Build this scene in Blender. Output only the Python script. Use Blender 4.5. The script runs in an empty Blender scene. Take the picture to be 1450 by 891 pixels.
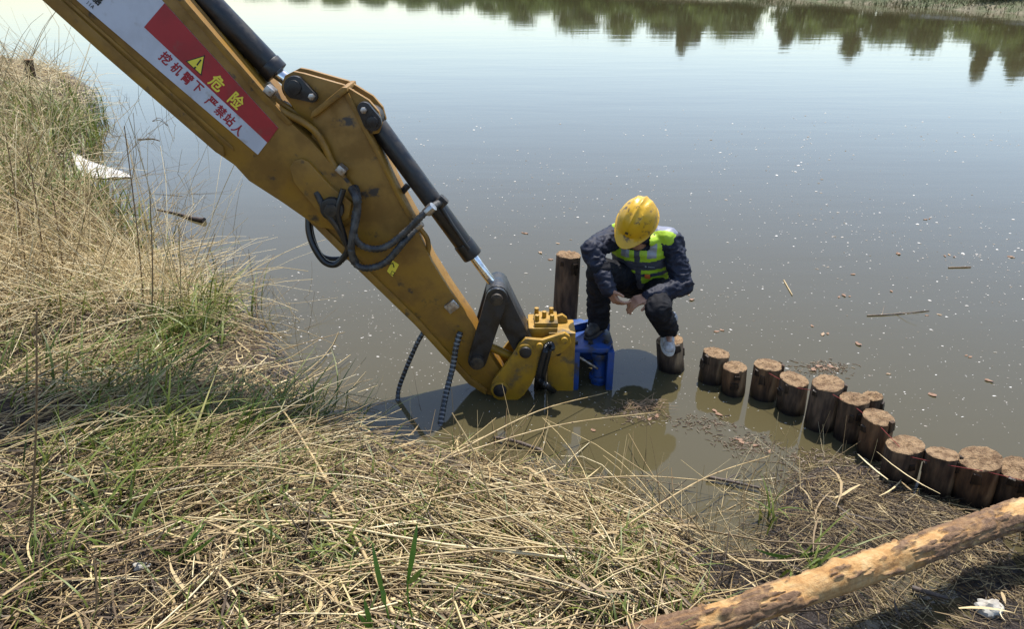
import bpy, bmesh, math, random
import numpy as np
from mathutils import Vector, Matrix, noise as mnoise

random.seed(7)
rng = np.random.default_rng(11)
scene = bpy.context.scene
COL = scene.collection

# ---------------------------------------------------------------- camera, sky, sun, exposure
CAM_Z, PITCH, FPX, CX, CY = 2.4, math.radians(25.5), 1050.0, 725.0, 445.5
cam_d = bpy.data.cameras.new('camera')
cam = bpy.data.objects.new('camera', cam_d)
COL.objects.link(cam)
cam.location = (0, 0, CAM_Z)
cam.rotation_euler = (math.radians(90) - PITCH, 0, 0)
cam_d.sensor_width = 36
cam_d.lens = FPX / 1450 * 36
cam_d.clip_start, cam_d.clip_end = 0.05, 2000
scene.camera = cam

SUN_TO = Vector((0.14, 0.37, 0.92)).normalized()
SUN_EL = math.asin(SUN_TO.z)
SUN_ROT = math.atan2(SUN_TO.x, SUN_TO.y)
world = bpy.data.worlds.new('World')
scene.world = world
world.use_nodes = True
wn = world.node_tree
sky = wn.nodes.new('ShaderNodeTexSky')
sky.sky_type = 'NISHITA'
sky.sun_disc = False
sky.sun_elevation = SUN_EL
sky.sun_rotation = SUN_ROT
sky.air_density, sky.dust_density, sky.ozone_density = 1.1, 1.2, 2.2
bg = wn.nodes['Background']
bg.inputs['Strength'].default_value = 0.15
wn.links.new(sky.outputs[0], bg.inputs['Color'])

sun_d = bpy.data.lights.new('sun', 'SUN')
sun_d.energy = 4.3
sun_d.angle = math.radians(0.6)
sun_d.color = (1.0, 0.955, 0.88)
sun = bpy.data.objects.new('sun', sun_d)
COL.objects.link(sun)
sun.rotation_euler = SUN_TO.to_track_quat('Z', 'Y').to_euler()
sun.location = (3, 8, 18)

scene.view_settings.view_transform = 'Standard'
scene.view_settings.look = 'None'
scene.view_settings.exposure = 0.78
scene.view_settings.gamma = 1.0
scene.view_settings.use_curve_mapping = False
scene.render.engine = 'CYCLES'
scene.cycles.use_denoising = True
scene.cycles.max_bounces = 6

# ---------------------------------------------------------------- helpers
CP, SP = math.cos(PITCH), math.sin(PITCH)

def ray(px, py):
    a, b = (px - CX) / FPX, -(py - CY) / FPX
    return a, CP + SP * b, -SP + CP * b

def at(px, py, Y):
    a, b, c = ray(px, py)
    t = Y / b
    return Vector((a * t, Y, CAM_Z + c * t))

def on(px, py, z=0.0):
    a, b, c = ray(px, py)
    t = (z - CAM_Z) / c
    return Vector((a * t, b * t, z))

ORG = {}

def tag(o, label=None, cat=None, group=None, kind=None):
    if label: o['label'] = label
    if cat: o['category'] = cat
    if group: o['group'] = group
    if kind: o['kind'] = kind
    return o

def empty(name, loc, label=None, cat=None, group=None):
    o = bpy.data.objects.new(name, None)
    COL.objects.link(o)
    o.empty_display_size = 0.1
    o.location = loc
    ORG[o] = Vector(loc)
    return tag(o, label, cat, group)

def link(name, me, mats, parent=None, org=None, smooth=None):
    """me holds WORLD coordinates; the object gets its origin at `org` (or base of its own bounds)."""
    if not isinstance(mats, (list, tuple)): mats = [mats]
    for m in mats: me.materials.append(m)
    n = len(me.vertices)
    co = np.empty(n * 3, np.float32)
    me.vertices.foreach_get('co', co)
    co = co.reshape(-1, 3)
    if org is None:
        lo, hi = co.min(0), co.max(0)
        org = Vector(((lo[0] + hi[0]) / 2, (lo[1] + hi[1]) / 2, lo[2]))
    org = Vector(org)
    co -= np.array(org, np.float32)
    me.vertices.foreach_set('co', co.ravel())
    if smooth is not None:
        me.polygons.foreach_set('use_smooth', np.ones(len(me.polygons), bool))
        if smooth < 179: me.set_sharp_from_angle(angle=math.radians(smooth))
    me.update()
    o = bpy.data.objects.new(name, me)
    COL.objects.link(o)
    ORG[o] = org
    if parent is not None:
        o.parent = parent
        o.location = org - ORG[parent]
    else:
        o.location = org
    return o

def mesh_np(V, F, attrs=None):
    """fast mesh from numpy; F is (n,k) of one polygon size, or a list of such arrays"""
    if not isinstance(F, list): F = [F]
    me = bpy.data.meshes.new('m')
    V = np.asarray(V, np.float32)
    me.vertices.add(len(V))
    me.vertices.foreach_set('co', V.ravel())
    idx = np.concatenate([f.ravel() for f in F]).astype(np.int32)
    sizes = np.concatenate([np.full(len(f), f.shape[1], np.int32) for f in F])
    starts = np.concatenate([[0], np.cumsum(sizes)[:-1]]).astype(np.int32)
    me.loops.add(len(idx))
    me.loops.foreach_set('vertex_index', idx)
    me.polygons.add(len(sizes))
    me.polygons.foreach_set('loop_start', starts)
    me.update(calc_edges=True)
    for k, v in (attrs or {}).items():
        a = me.attributes.new(k, 'FLOAT', 'POINT')
        a.data.foreach_set('value', np.asarray(v, np.float32))
    return me

class G:
    """collects shapes for ONE mesh"""
    def __init__(self): self.v, self.f = [], []
    def add(self, V, F):
        b = len(self.v)
        self.v += [tuple(p) for p in V]
        self.f += [tuple(i + b for i in f) for f in F]
        return self
    def mesh(self, bevel=0, seg=2, ang=25):
        me = bpy.data.meshes.new('m')
        me.from_pydata(self.v, [], self.f)
        bm = bmesh.new(); bm.from_mesh(me)
        bmesh.ops.recalc_face_normals(bm, faces=bm.faces)
        if bevel:
            es = [e for e in bm.edges if len(e.link_faces) == 2 and e.calc_face_angle(0) > math.radians(ang)]
            bmesh.ops.bevel(bm, geom=es, offset=bevel, segments=seg, profile=0.6, affect='EDGES', clamp_overlap=True)
        bm.to_mesh(me); bm.free()
        return me
    def box(self, c, s, M=None):
        M = M or Matrix()
        c = Vector(c)
        V = [c + M @ Vector((x * s[0] / 2, y * s[1] / 2, z * s[2] / 2)) for x in (-1, 1) for y in (-1, 1) for z in (-1, 1)]
        return self.add(V, [(0, 1, 3, 2), (4, 6, 7, 5), (0, 4, 5, 1), (2, 3, 7, 6), (0, 2, 6, 4), (1, 5, 7, 3)])
    def prism(self, poly, y0, y1):
        """poly: (x,z) pairs extruded from y0 to y1"""
        n = len(poly)
        V = [(p[0], y0, p[1]) for p in poly] + [(p[0], y1, p[1]) for p in poly]
        F = [tuple(range(n)), tuple(range(2 * n - 1, n - 1, -1))] + [(i, (i + 1) % n, n + (i + 1) % n, n + i) for i in range(n)]
        return self.add(V, F)
    def tube(self, pts, r, n=12, cap=True):
        pts = [Vector(p) for p in pts]
        if not hasattr(r, '__len__'): r = [r] * len(pts)
        V, F = [], []
        prev = None
        for i, p in enumerate(pts):
            t = (pts[min(i + 1, len(pts) - 1)] - pts[max(i - 1, 0)])
            t = t.normalized() if t.length > 1e-9 else Vector((0, 0, 1))
            if prev is None:
                ref = Vector((0, 0, 1)) if abs(t.z) < 0.9 else Vector((1, 0, 0))
                a = t.cross(ref).normalized()
            else:
                a = (prev - t * prev.dot(t)).normalized()
            prev = a
            b = t.cross(a)
            for k in range(n):
                th = 2 * math.pi * k / n
                V.append(p + (a * math.cos(th) + b * math.sin(th)) * r[i])
        m = len(pts)
        for i in range(m - 1):
            for k in range(n):
                F.append((i * n + k, i * n + (k + 1) % n, (i + 1) * n + (k + 1) % n, (i + 1) * n + k))
        if cap:
            F.append(tuple(range(n - 1, -1, -1)))
            F.append(tuple((m - 1) * n + k for k in range(n)))
        return self.add(V, F)
    def cyl(self, p0, p1, r, n=24): return self.tube([p0, p1], r, n)
    def ell(self, c, rad, M=None, nu=16, nv=10):
        M = M or Matrix.Identity(3)
        c = Vector(c)
        V = [c + M @ Vector((0, 0, rad[2]))]
        for j in range(1, nv):
            ph = math.pi * j / nv
            for i in range(nu):
                th = 2 * math.pi * i / nu
                V.append(c + M @ Vector((rad[0] * math.sin(ph) * math.cos(th), rad[1] * math.sin(ph) * math.sin(th), rad[2] * math.cos(ph))))
        V.append(c + M @ Vector((0, 0, -rad[2])))
        F = [(0, 1 + i, 1 + (i + 1) % nu) for i in range(nu)]
        for j in range(nv - 2):
            for i in range(nu):
                a, b = 1 + j * nu + i, 1 + j * nu + (i + 1) % nu
                F.append((a, a + nu, b + nu, b))
        last = len(V) - 1
        F += [(last, 1 + (nv - 2) * nu + (i + 1) % nu, 1 + (nv - 2) * nu + i) for i in range(nu)]
        return self.add(V, F)
    def cap(self, p0, p1, r0, r1, n=14):
        """tapered capsule"""
        p0, p1 = Vector(p0), Vector(p1)
        d = p1 - p0
        L = d.length
        d.normalize()
        pts, rs = [], []
        for k in range(6):
            a = math.pi / 2 * k / 5
            pts.append(p0 - d * r0 * math.cos(a)); rs.append(max(r0 * math.sin(a), 1e-4))
        for k in range(6):
            a = math.pi / 2 * (1 - k / 5)
            pts.append(p1 + d * r1 * math.cos(a)); rs.append(max(r1 * math.sin(a), 1e-4))
        return self.tube(pts, rs, n)

def spline(pts, n=8):
    P = [Vector(p) for p in pts]
    P = [P[0] * 2 - P[1]] + P + [P[-1] * 2 - P[-2]]
    out = []
    for i in range(1, len(P) - 2):
        a, b, c, d = P[i - 1:i + 3]
        for k in range(n):
            t = k / n
            out.append(0.5 * ((2 * b) + (c - a) * t + (2 * a - 5 * b + 4 * c - d) * t * t + (3 * b - a - 3 * c + d) * t ** 3))
    out.append(P[-2])
    return out

def fused(g, voxel, smooth_iter=4, fac=0.5):
    """joined shapes -> one continuous surface (voxel remesh + smooth)"""
    me = g.mesh()
    t = bpy.data.objects.new('t', me)
    COL.objects.link(t)
    m = t.modifiers.new('r', 'REMESH'); m.mode = 'VOXEL'; m.voxel_size = voxel; m.adaptivity = 0
    if smooth_iter:
        s = t.modifiers.new('s', 'SMOOTH'); s.factor = fac; s.iterations = smooth_iter
    dg = bpy.context.evaluated_depsgraph_get()
    out = bpy.data.meshes.new_from_object(t.evaluated_get(dg))
    bpy.data.objects.remove(t)
    bpy.data.meshes.remove(me)
    return out

def wrinkle(me, amp, sc, seed=0):
    me.update()
    ns = [v.normal.copy() for v in me.vertices]
    for v, n in zip(me.vertices, ns):
        p = Vector((v.co.x * sc + seed, v.co.y * sc, v.co.z * sc * 1.6))
        k = mnoise.noise(p) + 0.5 * mnoise.noise(p * 2.3)
        v.co += n * amp * (1 - 2 * abs(k) ** 0.7)

# ---------------------------------------------------------------- materials
MATS = {}
def nodes_of(name):
    m = bpy.data.materials.new(name)
    m.use_nodes = True
    nt = m.node_tree
    return m, nt, nt.nodes, nt.links, nt.nodes['Principled BSDF']

def sock(x): return tuple(x) + (1.0,) if len(x) == 3 else tuple(x)

def mat(name, c1, c2=None, scale=6.0, rough=0.6, metal=0.0, bump=0.0, bscale=40.0, detail=6, lo=0.4, hi=0.65,
        stretch=(1, 1, 1), c3=None, scale3=25.0, lo3=0.6, hi3=0.7, spec=0.5, rough2=None, coat=0.0, bdist=0.01):
    m, nt, N, L, p = nodes_of(name)
    p.inputs['Roughness'].default_value = rough
    p.inputs['Metallic'].default_value = metal
    p.inputs['Specular IOR Level'].default_value = spec
    p.inputs['Coat Weight'].default_value = coat
    tc = N.new('ShaderNodeTexCoord')
    mp = N.new('ShaderNodeMapping'); mp.inputs['Scale'].default_value = stretch
    L.new(tc.outputs['Object'], mp.inputs['Vector'])
    def nz(sc, det):
        n = N.new('ShaderNodeTexNoise'); n.inputs['Scale'].default_value = sc; n.inputs['Detail'].default_value = det
        n.inputs['Roughness'].default_value = 0.62
        L.new(mp.outputs[0], n.inputs['Vector'])
        return n
    def rng_(src, a, b):
        r = N.new('ShaderNodeMapRange'); r.inputs[1].default_value = a; r.inputs[2].default_value = b
        r.interpolation_type = 'SMOOTHSTEP'
        L.new(src, r.inputs[0]); return r.outputs[0]
    def mix(f, a, b):
        x = N.new('ShaderNodeMix'); x.data_type = 'RGBA'
        L.new(f, x.inputs[0])
        for i, v in ((6, a), (7, b)):
            if isinstance(v, tuple): x.inputs[i].default_value = sock(v)
            else: L.new(v, x.inputs[i])
        return x.outputs[2]
    if c2 is None:
        p.inputs['Base Color'].default_value = sock(c1)
    else:
        f = rng_(nz(scale, detail).outputs[0], lo, hi)
        col = mix(f, tuple(c1), tuple(c2))
        if rough2 is not None:
            r = N.new('ShaderNodeMapRange'); r.inputs[3].default_value = rough; r.inputs[4].default_value = rough2
            L.new(f, r.inputs[0]); L.new(r.outputs[0], p.inputs['Roughness'])
        if c3 is not None:
            col = mix(rng_(nz(scale3, 4).outputs[0], lo3, hi3), col, tuple(c3))
        L.new(col, p.inputs['Base Color'])
    if bump:
        b = N.new('ShaderNodeBump'); b.inputs['Strength'].default_value = bump; b.inputs['Distance'].default_value = bdist
        L.new(nz(bscale, 6).outputs[0], b.inputs['Height'])
        L.new(b.outputs[0], p.inputs['Normal'])
    return m

def attr_mat(name, stops, rough=0.6, spec=0.3, attr='rnd', trans=0.0):
    m, nt, N, L, p = nodes_of(name)
    p.inputs['Roughness'].default_value = rough
    p.inputs['Specular IOR Level'].default_value = spec
    a = N.new('ShaderNodeAttribute'); a.attribute_name = attr
    r = N.new('ShaderNodeValToRGB')
    cr = r.color_ramp
    while len(cr.elements) > 1: cr.elements.remove(cr.elements[-1])
    cr.elements[0].position = stops[0][0]; cr.elements[0].color = sock(stops[0][1])
    for pos, c in stops[1:]:
        e = cr.elements.new(pos); e.color = sock(c)
    L.new(a.outputs['Fac'], r.inputs[0])
    L.new(r.outputs[0], p.inputs['Base Color'])
    if trans:
        t = N.new('ShaderNodeBsdfTranslucent'); L.new(r.outputs[0], t.inputs[0])
        mx = N.new('ShaderNodeMixShader'); mx.inputs[0].default_value = trans
        L.new(p.outputs[0], mx.inputs[1]); L.new(t.outputs[0], mx.inputs[2])
        L.new(mx.outputs[0], N['Material Output'].inputs[0])
    return m

M_yellow = mat('worn_yellow_paint', (0.255, 0.128, 0.011), (0.18, 0.088, 0.010), 5, 0.45, bump=0.1, bscale=60, c3=(0.04, 0.027, 0.016), scale3=9, lo3=0.59, hi3=0.70, rough2=0.75)
M_newyel = mat('fresh_yellow_paint', (0.34, 0.185, 0.008), (0.22, 0.12, 0.009), 8, 0.5, bump=0.2, bscale=50, c3=(0.09, 0.065, 0.03), scale3=9, lo3=0.52, hi3=0.68, rough2=0.8)
M_black = mat('black_paint', (0.007, 0.007, 0.008), (0.022, 0.019, 0.017), 14, 0.32, bump=0.08, bscale=60, rough2=0.6)
M_grime = mat('greasy_black', (0.012, 0.010, 0.009), (0.05, 0.035, 0.02), 22, 0.5, bump=0.4, bscale=70)
M_chrome = mat('chrome', (0.75, 0.76, 0.78), (0.55, 0.5, 0.45), 20, 0.15, metal=1.0)
M_steel = mat('dull_steel', (0.42, 0.42, 0.42), (0.25, 0.2, 0.15), 30, 0.4, metal=0.9)
M_blue = mat('blue_paint', (0.008, 0.045, 0.20), (0.013, 0.04, 0.12), 10, 0.42, c3=(0.035, 0.03, 0.025), scale3=10, lo3=0.53, hi3=0.68)
M_white_sign = mat('white_banner', (0.50, 0.52, 0.57), (0.43, 0.44, 0.48), 4, 0.45, c3=(0.30, 0.27, 0.23), scale3=9, lo3=0.56, hi3=0.75)
M_red_sign = mat('red_banner', (0.34, 0.016, 0.020), (0.27, 0.015, 0.018), 5, 0.45, c3=(0.20, 0.05, 0.04), scale3=9, lo3=0.58, hi3=0.75)
M_red_txt = mat('dark_red_print', (0.30, 0.012, 0.02), rough=0.5)
M_yel_txt = mat('yellow_print', (0.72, 0.60, 0.05), rough=0.5)
M_blk_txt = mat('black_print', (0.012, 0.012, 0.012), rough=0.5)
M_hose = mat('rubber_hose', (0.022, 0.021, 0.020), (0.075, 0.07, 0.062), 25, 0.5, bump=0.2, bscale=80)
M_conduit = mat('black_conduit', (0.012, 0.012, 0.013), rough=0.3)
M_ring = mat('conduit_ring', (0.17, 0.17, 0.165), rough=0.4)

# ---------------------------------------------------------------- land shape
SHORE_PX = [(-160, 66), (-60, 72), (0, 80), (100, 106), (136, 130), (138, 175), (122, 225), (128, 268), (150, 300), (205, 350), (285, 402),
            (360, 450), (408, 515), (430, 594), (520, 622), (620, 640), (700, 662), (770, 676), (850, 716), (930, 736), (985, 772),
            (1040, 800), (1085, 775), (1120, 700), (1160, 665), (1225, 662), (1290, 702), (1400, 748), (1520, 800), (1700, 870)]
shore = [on(*p) for p in SHORE_PX]
shore2 = [Vector((-60, 60, 0)), Vector((-24, 30, 0))] + shore + [Vector((5.5, 1.6, 0)), Vector((9, 0, 0)), Vector((60, -10, 0))]
S2 = np.array([(p.x, p.y) for p in shore2])
LAND = np.vstack([S2, [[60, -60], [-90, -60], [-90, 60]]])

def inside(P, poly):
    x, y = P[:, 0], P[:, 1]
    c = np.zeros(len(P), bool)
    j = len(poly) - 1
    for i in range(len(poly)):
        xi, yi, xj, yj = poly[i][0], poly[i][1], poly[j][0], poly[j][1]
        if yi != yj:
            c ^= ((yi > y) != (yj > y)) & (x < (xj - xi) * (y - yi) / (yj - yi) + xi)
        j = i
    return c

def shore_dist(P):
    d = np.full(len(P), 1e9)
    for a, b in zip(S2[:-1], S2[1:]):
        ab = b - a
        t = np.clip(((P - a) @ ab) / (ab @ ab), 0, 1)
        q = a + t[:, None] * ab
        d = np.minimum(d, np.hypot(*(P - q).T))
    return np.where(inside(P, LAND), d, -d)

def vnoise(P, sc, seed=0):
    """cheap smooth 2-D noise from sums of sines"""
    r = np.random.default_rng(seed)
    out = np.zeros(len(P))
    for k in range(7):
        a = r.uniform(0, 6.28); f = sc * r.uniform(0.6, 1.7)
        out += np.sin((P[:, 0] * math.cos(a) + P[:, 1] * math.sin(a)) * f + r.uniform(0, 6.28))
    return out / 3.7

def sstep(x, a, b):
    t = np.clip((x - a) / (b - a), 0, 1)
    return t * t * (3 - 2 * t)

def land_h(P):
    sd = shore_dist(P)
    up = 0.02 + 0.17 * (1 - np.exp(-np.maximum(sd, 0) / 0.5)) + 0.10 * np.maximum(sd, 0)
    up = np.minimum(up, 0.95)
    low = 0.01 + 0.035 * np.minimum(np.maximum(sd, 0), 1) + 0.10 * np.maximum(sd - 0.75, 0)
    wr = sstep(P[:, 0], 0.55, 1.15)
    z = up * (1 - wr) + low * wr
    rough = sstep(sd, 0.0, 0.5) * (1 - 0.65 * wr)
    z = z + rough * (0.045 * vnoise(P, 5, 1) + 0.032 * vnoise(P, 13, 2) + 0.02 * vnoise(P, 31, 3)) + wr * (0.026 * vnoise(P, 7, 5) - 0.018 * sstep(sd, 0.1, 0.5))
    return np.where(sd > 0, z, np.maximum(-0.9, 0.01 + sd * 0.45))

ax = np.concatenate([np.linspace(-90, -17, 30)[:-1], np.linspace(-17, -4, 110)[:-1], np.linspace(-4, 4.6, 172)[:-1], np.linspace(4.6, 60, 24)])
ay = np.concatenate([np.linspace(-60, -1, 26)[:-1], np.linspace(-1, 6, 140)[:-1], np.linspace(6, 24, 130)[:-1], np.linspace(24, 60, 14)])
GX, GY = np.meshgrid(ax, ay)
PG = np.stack([GX.ravel(), GY.ravel()], 1)
HG = land_h(PG).reshape(GX.shape)

def ground(x, y):
    x = np.clip(np.asarray(x, float), ax[0], ax[-1] - 1e-6); y = np.clip(np.asarray(y, float), ay[0], ay[-1] - 1e-6)
    i = np.clip(np.searchsorted(ax, x, side='right') - 1, 0, len(ax) - 2)
    j = np.clip(np.searchsorted(ay, y, side='right') - 1, 0, len(ay) - 2)
    u = (x - ax[i]) / (ax[i + 1] - ax[i]); v = (y - ay[j]) / (ay[j + 1] - ay[j])
    return (HG[j, i] * (1 - u) + HG[j, i + 1] * u) * (1 - v) + (HG[j + 1, i] * (1 - u) + HG[j + 1, i + 1] * u) * v

def gz(x, y): return float(ground([x], [y])[0])

nx, ny = len(ax), len(ay)
ii, jj = np.meshgrid(np.arange(nx - 1), np.arange(ny - 1))
q = (jj * nx + ii).ravel()
M_soil = mat('bank_soil', (0.080, 0.054, 0.033), (0.038, 0.026, 0.018), 3.5, 0.9, bump=1.0, bscale=45, detail=10, c3=(0.20, 0.15, 0.085), scale3=18, lo3=0.56, hi3=0.68, bdist=0.04)
# wet mud towards the pile row: darker and shiny where the bank is low
_N, _L = M_soil.node_tree.nodes, M_soil.node_tree.links
_p = _N['Principled BSDF']
_a = _N.new('ShaderNodeAttribute'); _a.attribute_name = 'wet'
_c = _p.inputs['Base Color'].links[0].from_socket
_x = _N.new('ShaderNodeMix'); _x.data_type = 'RGBA'; _x.inputs[7].default_value = (0.040, 0.031, 0.026, 1)
_L.new(_a.outputs['Fac'], _x.inputs[0]); _L.new(_c, _x.inputs[6]); _L.new(_x.outputs[2], _p.inputs['Base Color'])
_r = _N.new('ShaderNodeMapRange'); _r.inputs[3].default_value = 0.9; _r.inputs[4].default_value = 0.28
_L.new(_a.outputs['Fac'], _r.inputs[0]); _L.new(_r.outputs[0], _p.inputs['Roughness'])
WET = sstep(-HG.ravel(), -0.11, -0.03)
o = link('ground', mesh_np(np.column_stack([PG, HG.ravel()]), np.stack([q, q + 1, q + 1 + nx, q + nx], 1), {'wet': WET}), M_soil, org=(0, 0, 0), smooth=180)
tag(o, 'brown soil bank sloping down to the lake', kind='structure')

# ---------------------------------------------------------------- water
def water_material():
    m, nt, N, L, p = nodes_of('muddy_water')
    p.inputs['Base Color'].default_value = (0.066, 0.055, 0.027, 1)
    p.inputs['Roughness'].default_value = 0.045
    p.inputs['IOR'].default_value = 1.333
    tc = N.new('ShaderNodeTexCoord')
    def layer(scale, st, det):
        mp = N.new('ShaderNodeMapping'); mp.inputs['Scale'].default_value = st
        L.new(tc.outputs['Object'], mp.inputs['Vector'])
        n = N.new('ShaderNodeTexNoise'); n.inputs['Scale'].default_value = scale; n.inputs['Detail'].default_value = det
        L.new(mp.outputs[0], n.inputs['Vector'])
        return n.outputs[0]
    b1 = N.new('ShaderNodeBump'); b1.inputs['Strength'].default_value = 1.0; b1.inputs['Distance'].default_value = 0.005
    L.new(layer(0.55, (0.5, 1.6, 1), 2), b1.inputs['Height'])
    b2 = N.new('ShaderNodeBump'); b2.inputs['Strength'].default_value = 1.0; b2.inputs['Distance'].default_value = 0.0009
    L.new(layer(3.5, (0.35, 1.5, 1), 2), b2.inputs['Height'])
    L.new(b1.outputs[0], b2.inputs['Normal'])
    L.new(b2.outputs[0], p.inputs['Normal'])
    return m
M_water = water_material()
W = 420
o = link('lake_water', mesh_np([(-W, -60, 0), (W, -60, 0), (W, 500, 0), (-W, 500, 0)], np.array([[0, 1, 2, 3]])), M_water, org=(0, 0, 0))
tag(o, 'calm muddy lake water reflecting a pale sky', kind='structure')

# ---------------------------------------------------------------- far bank
FS = [(140, -40), (60, 8), (34, 26), (27.5, 36), (25.8, 40), (23.6, 46), (21.5, 51.5), (17, 58), (6, 70), (-10, 84), (-40, 104), (-90, 122), (-260, 150)]
fV, rows = [], 7
prof = [(-3, -0.8), (0, -0.02), (0.8, 0.28), (2.2, 0.5), (4.5, 0.75), (14, 1.1), (260, 2.5)]
dense = []
for (a, b) in zip(FS[:-1], FS[1:]):
    k = max(2, int(math.hypot(b[0] - a[0], b[1] - a[1]) / 2.5)) if abs(a[0]) < 95 and abs(b[0]) < 95 else 6
    for i in range(k): dense.append((a[0] + (b[0] - a[0]) * i / k, a[1] + (b[1] - a[1]) * i / k))
dense.append(FS[-1])
for i, p in enumerate(dense):
    a, b = dense[max(i - 1, 0)], dense[min(i + 1, len(dense) - 1)]
    d = Vector((b[0] - a[0], b[1] - a[1])).normalized()
    nrm = Vector((d.y, -d.x))
    for off, z in prof:
        j = 0.25 * math.sin(i * 1.7 + off) if 0 <= off < 5 else 0
        fV.append((p[0] + nrm.x * (off + j), p[1] + nrm.y * (off + j), z + (0.06 * math.sin(i * 2.3 + off * 3) if off > 0.5 else 0)))
nf = len(dense)
fF = np.array([(i * rows + k, (i + 1) * rows + k, (i + 1) * rows + k + 1, i * rows + k + 1) for i in range(nf - 1) for k in range(rows - 1)])
M_farbank = mat('far_bank_grass', (0.055, 0.07, 0.02), (0.10, 0.085, 0.045), 0.5, 0.9, bump=0.5, bscale=4, c3=(0.14, 0.12, 0.07), scale3=1.2, lo3=0.52, hi3=0.6)
o = link('far_bank', mesh_np(fV, fF), M_farbank, org=(0, 0, 0), smooth=180)
tag(o, 'grassy far bank of the lake', kind='structure')

def far_pt(s_x, off):
    """point inland of the far shoreline near where its x is s_x"""
    best = min(range(1, nf - 1), key=lambda i: abs(dense[i][0] - s_x) + (1e3 if dense[i][1] < 15 else 0))
    a, b = dense[best - 1], dense[best + 1]
    d = Vector((b[0] - a[0], b[1] - a[1])).normalized()
    z = np.interp(off, [p[0] for p in prof], [p[1] for p in prof])
    return Vector((dense[best][0] + d.y * off, dense[best][1] - d.x * off, float(z)))

# pale concrete edging along the path on the far bank (a real raised kerb)
M_conc = mat('pale_concrete', (0.5, 0.47, 0.42), (0.4, 0.37, 0.33), 2, 0.8, bump=0.2, bscale=20)
g = G()
pth = [far_pt(x, 2.6) for x in np.linspace(29, 22.9, 9)]
for a, b in zip(pth[:-1], pth[1:]):
    d = (b - a).normalized(); s = Vector((d.y, -d.x, 0))
    g.add([a + s * -0.35 + Vector((0, 0, -0.2)), a + s * 0.35 + Vector((0, 0, -0.2)), a + s * 0.35 + Vector((0, 0, 0.14)), a + s * -0.35 + Vector((0, 0, 0.14)),
           b + s * -0.35 + Vector((0, 0, -0.2)), b + s * 0.35 + Vector((0, 0, -0.2)), b + s * 0.35 + Vector((0, 0, 0.14)), b + s * -0.35 + Vector((0, 0, 0.14))],
          [(3, 2, 6, 7), (0, 3, 7, 4), (1, 5, 6, 2), (0, 1, 2, 3), (4, 7, 6, 5)])
o = link('path', g.mesh(), M_conc)
tag(o, 'pale concrete path edge along the far bank', kind='structure')

# trees on the far bank: (shore x, inland offset, height, crown radius, kind)
M_leafA = attr_mat('far_leaves_dark', [(0, (0.05, 0.085, 0.025)), (0.6, (0.105, 0.165, 0.045)), (1, (0.19, 0.25, 0.09))], 0.6, trans=0.35)
M_leafB = attr_mat('far_leaves_yellow_green', [(0, (0.08, 0.125, 0.03)), (0.6, (0.15, 0.21, 0.05)), (1, (0.21, 0.27, 0.08))], 0.6, trans=0.35)
M_trunk = mat('far_trunk', (0.09, 0.07, 0.05), (0.05, 0.04, 0.03), 6, 0.9)
def far_tree(name, s_x, off, H, R, m, label, slim=False):
    b = far_pt(s_x, off)
    root = empty(name, b, label, 'tree' if 'tree' in name else 'shrub', 'trees and shrubs along the far bank')
    rr = random.Random(int(s_x * 100 + off * 10))
    th = H * (0.35 if not slim else 0.25)
    g = G()
    top = b + Vector((rr.uniform(-.2, .2), rr.uniform(-.2, .2), H * 0.8))
    g.tube(spline([b - Vector((0, 0, .2)), b + Vector((rr.uniform(-.1, .1), 0, H * .4)), top], 4), list(np.linspace(0.09, 0.02, 9) * (H / 4)), 7)
    for k in range(5):
        s = b.lerp(top, 0.35 + 0.12 * k)
        a = rr.uniform(0, 6.28)
        g.tube([s, s + Vector((math.cos(a) * R * .6, math.sin(a) * R * .6, H * .16))], [0.03 * H / 4, 0.01], 5)
    link('trunk', g.mesh(), M_trunk, root, org=b, smooth=60)
    r2 = np.random.default_rng(int(abs(s_x) * 97 + off * 31) + 5)
    n_cl, per = 60, 80
    cz = r2.uniform(0.12 if slim else 0.1, 1.0, n_cl) ** (1.0 if slim else 1.15)
    prof_r = np.clip(1.1 * (1 - cz) ** .5, .08, 1) * (.75 + .25 * np.sin(cz * 17 + s_x)) if slim else np.sqrt(np.clip(1 - ((cz - 0.42) / 0.62) ** 2, 0.02, 1)) * (1 - .35 * cz)
    ca = r2.uniform(0, 6.28, n_cl); cr = R * prof_r * np.sqrt(r2.uniform(0.1, 1, n_cl))
    C = np.stack([cr * np.cos(ca), cr * np.sin(ca), cz * H * 0.97], 1) + np.array(b)
    sp_ = np.repeat(1.15 - .95 * cz, per)[:, None] if slim else np.repeat(r2.uniform(.6, 1.3, n_cl), per)[:, None]
    P = np.repeat(C, per, 0) + r2.normal(0, 1, (n_cl * per, 3)) * np.array([R * .2, R * .2, H * .06]) * sp_
    n = len(P)
    u = r2.normal(0, 1, (n, 3)); u /= np.linalg.norm(u, axis=1)[:, None]
    w = np.cross(u, r2.normal(0, 1, (n, 3))); w /= np.linalg.norm(w, axis=1)[:, None]
    s = r2.uniform(0.09, 0.2, n)[:, None] * (H / 4) ** 0.5
    V = np.stack([P - u * s, P + w * s * .6, P + u * s, P - w * s * .6], 1).reshape(-1, 3)
    F = np.arange(4 * n).reshape(-1, 4)
    rnd = np.repeat(np.clip(np.repeat(r2.uniform(0.1, .8, n_cl), per) + r2.normal(0, .15, n), 0, 1), 4)
    link('crown', mesh_np(V, F, {'rnd': rnd}), m, root, org=b)
    return root

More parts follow.
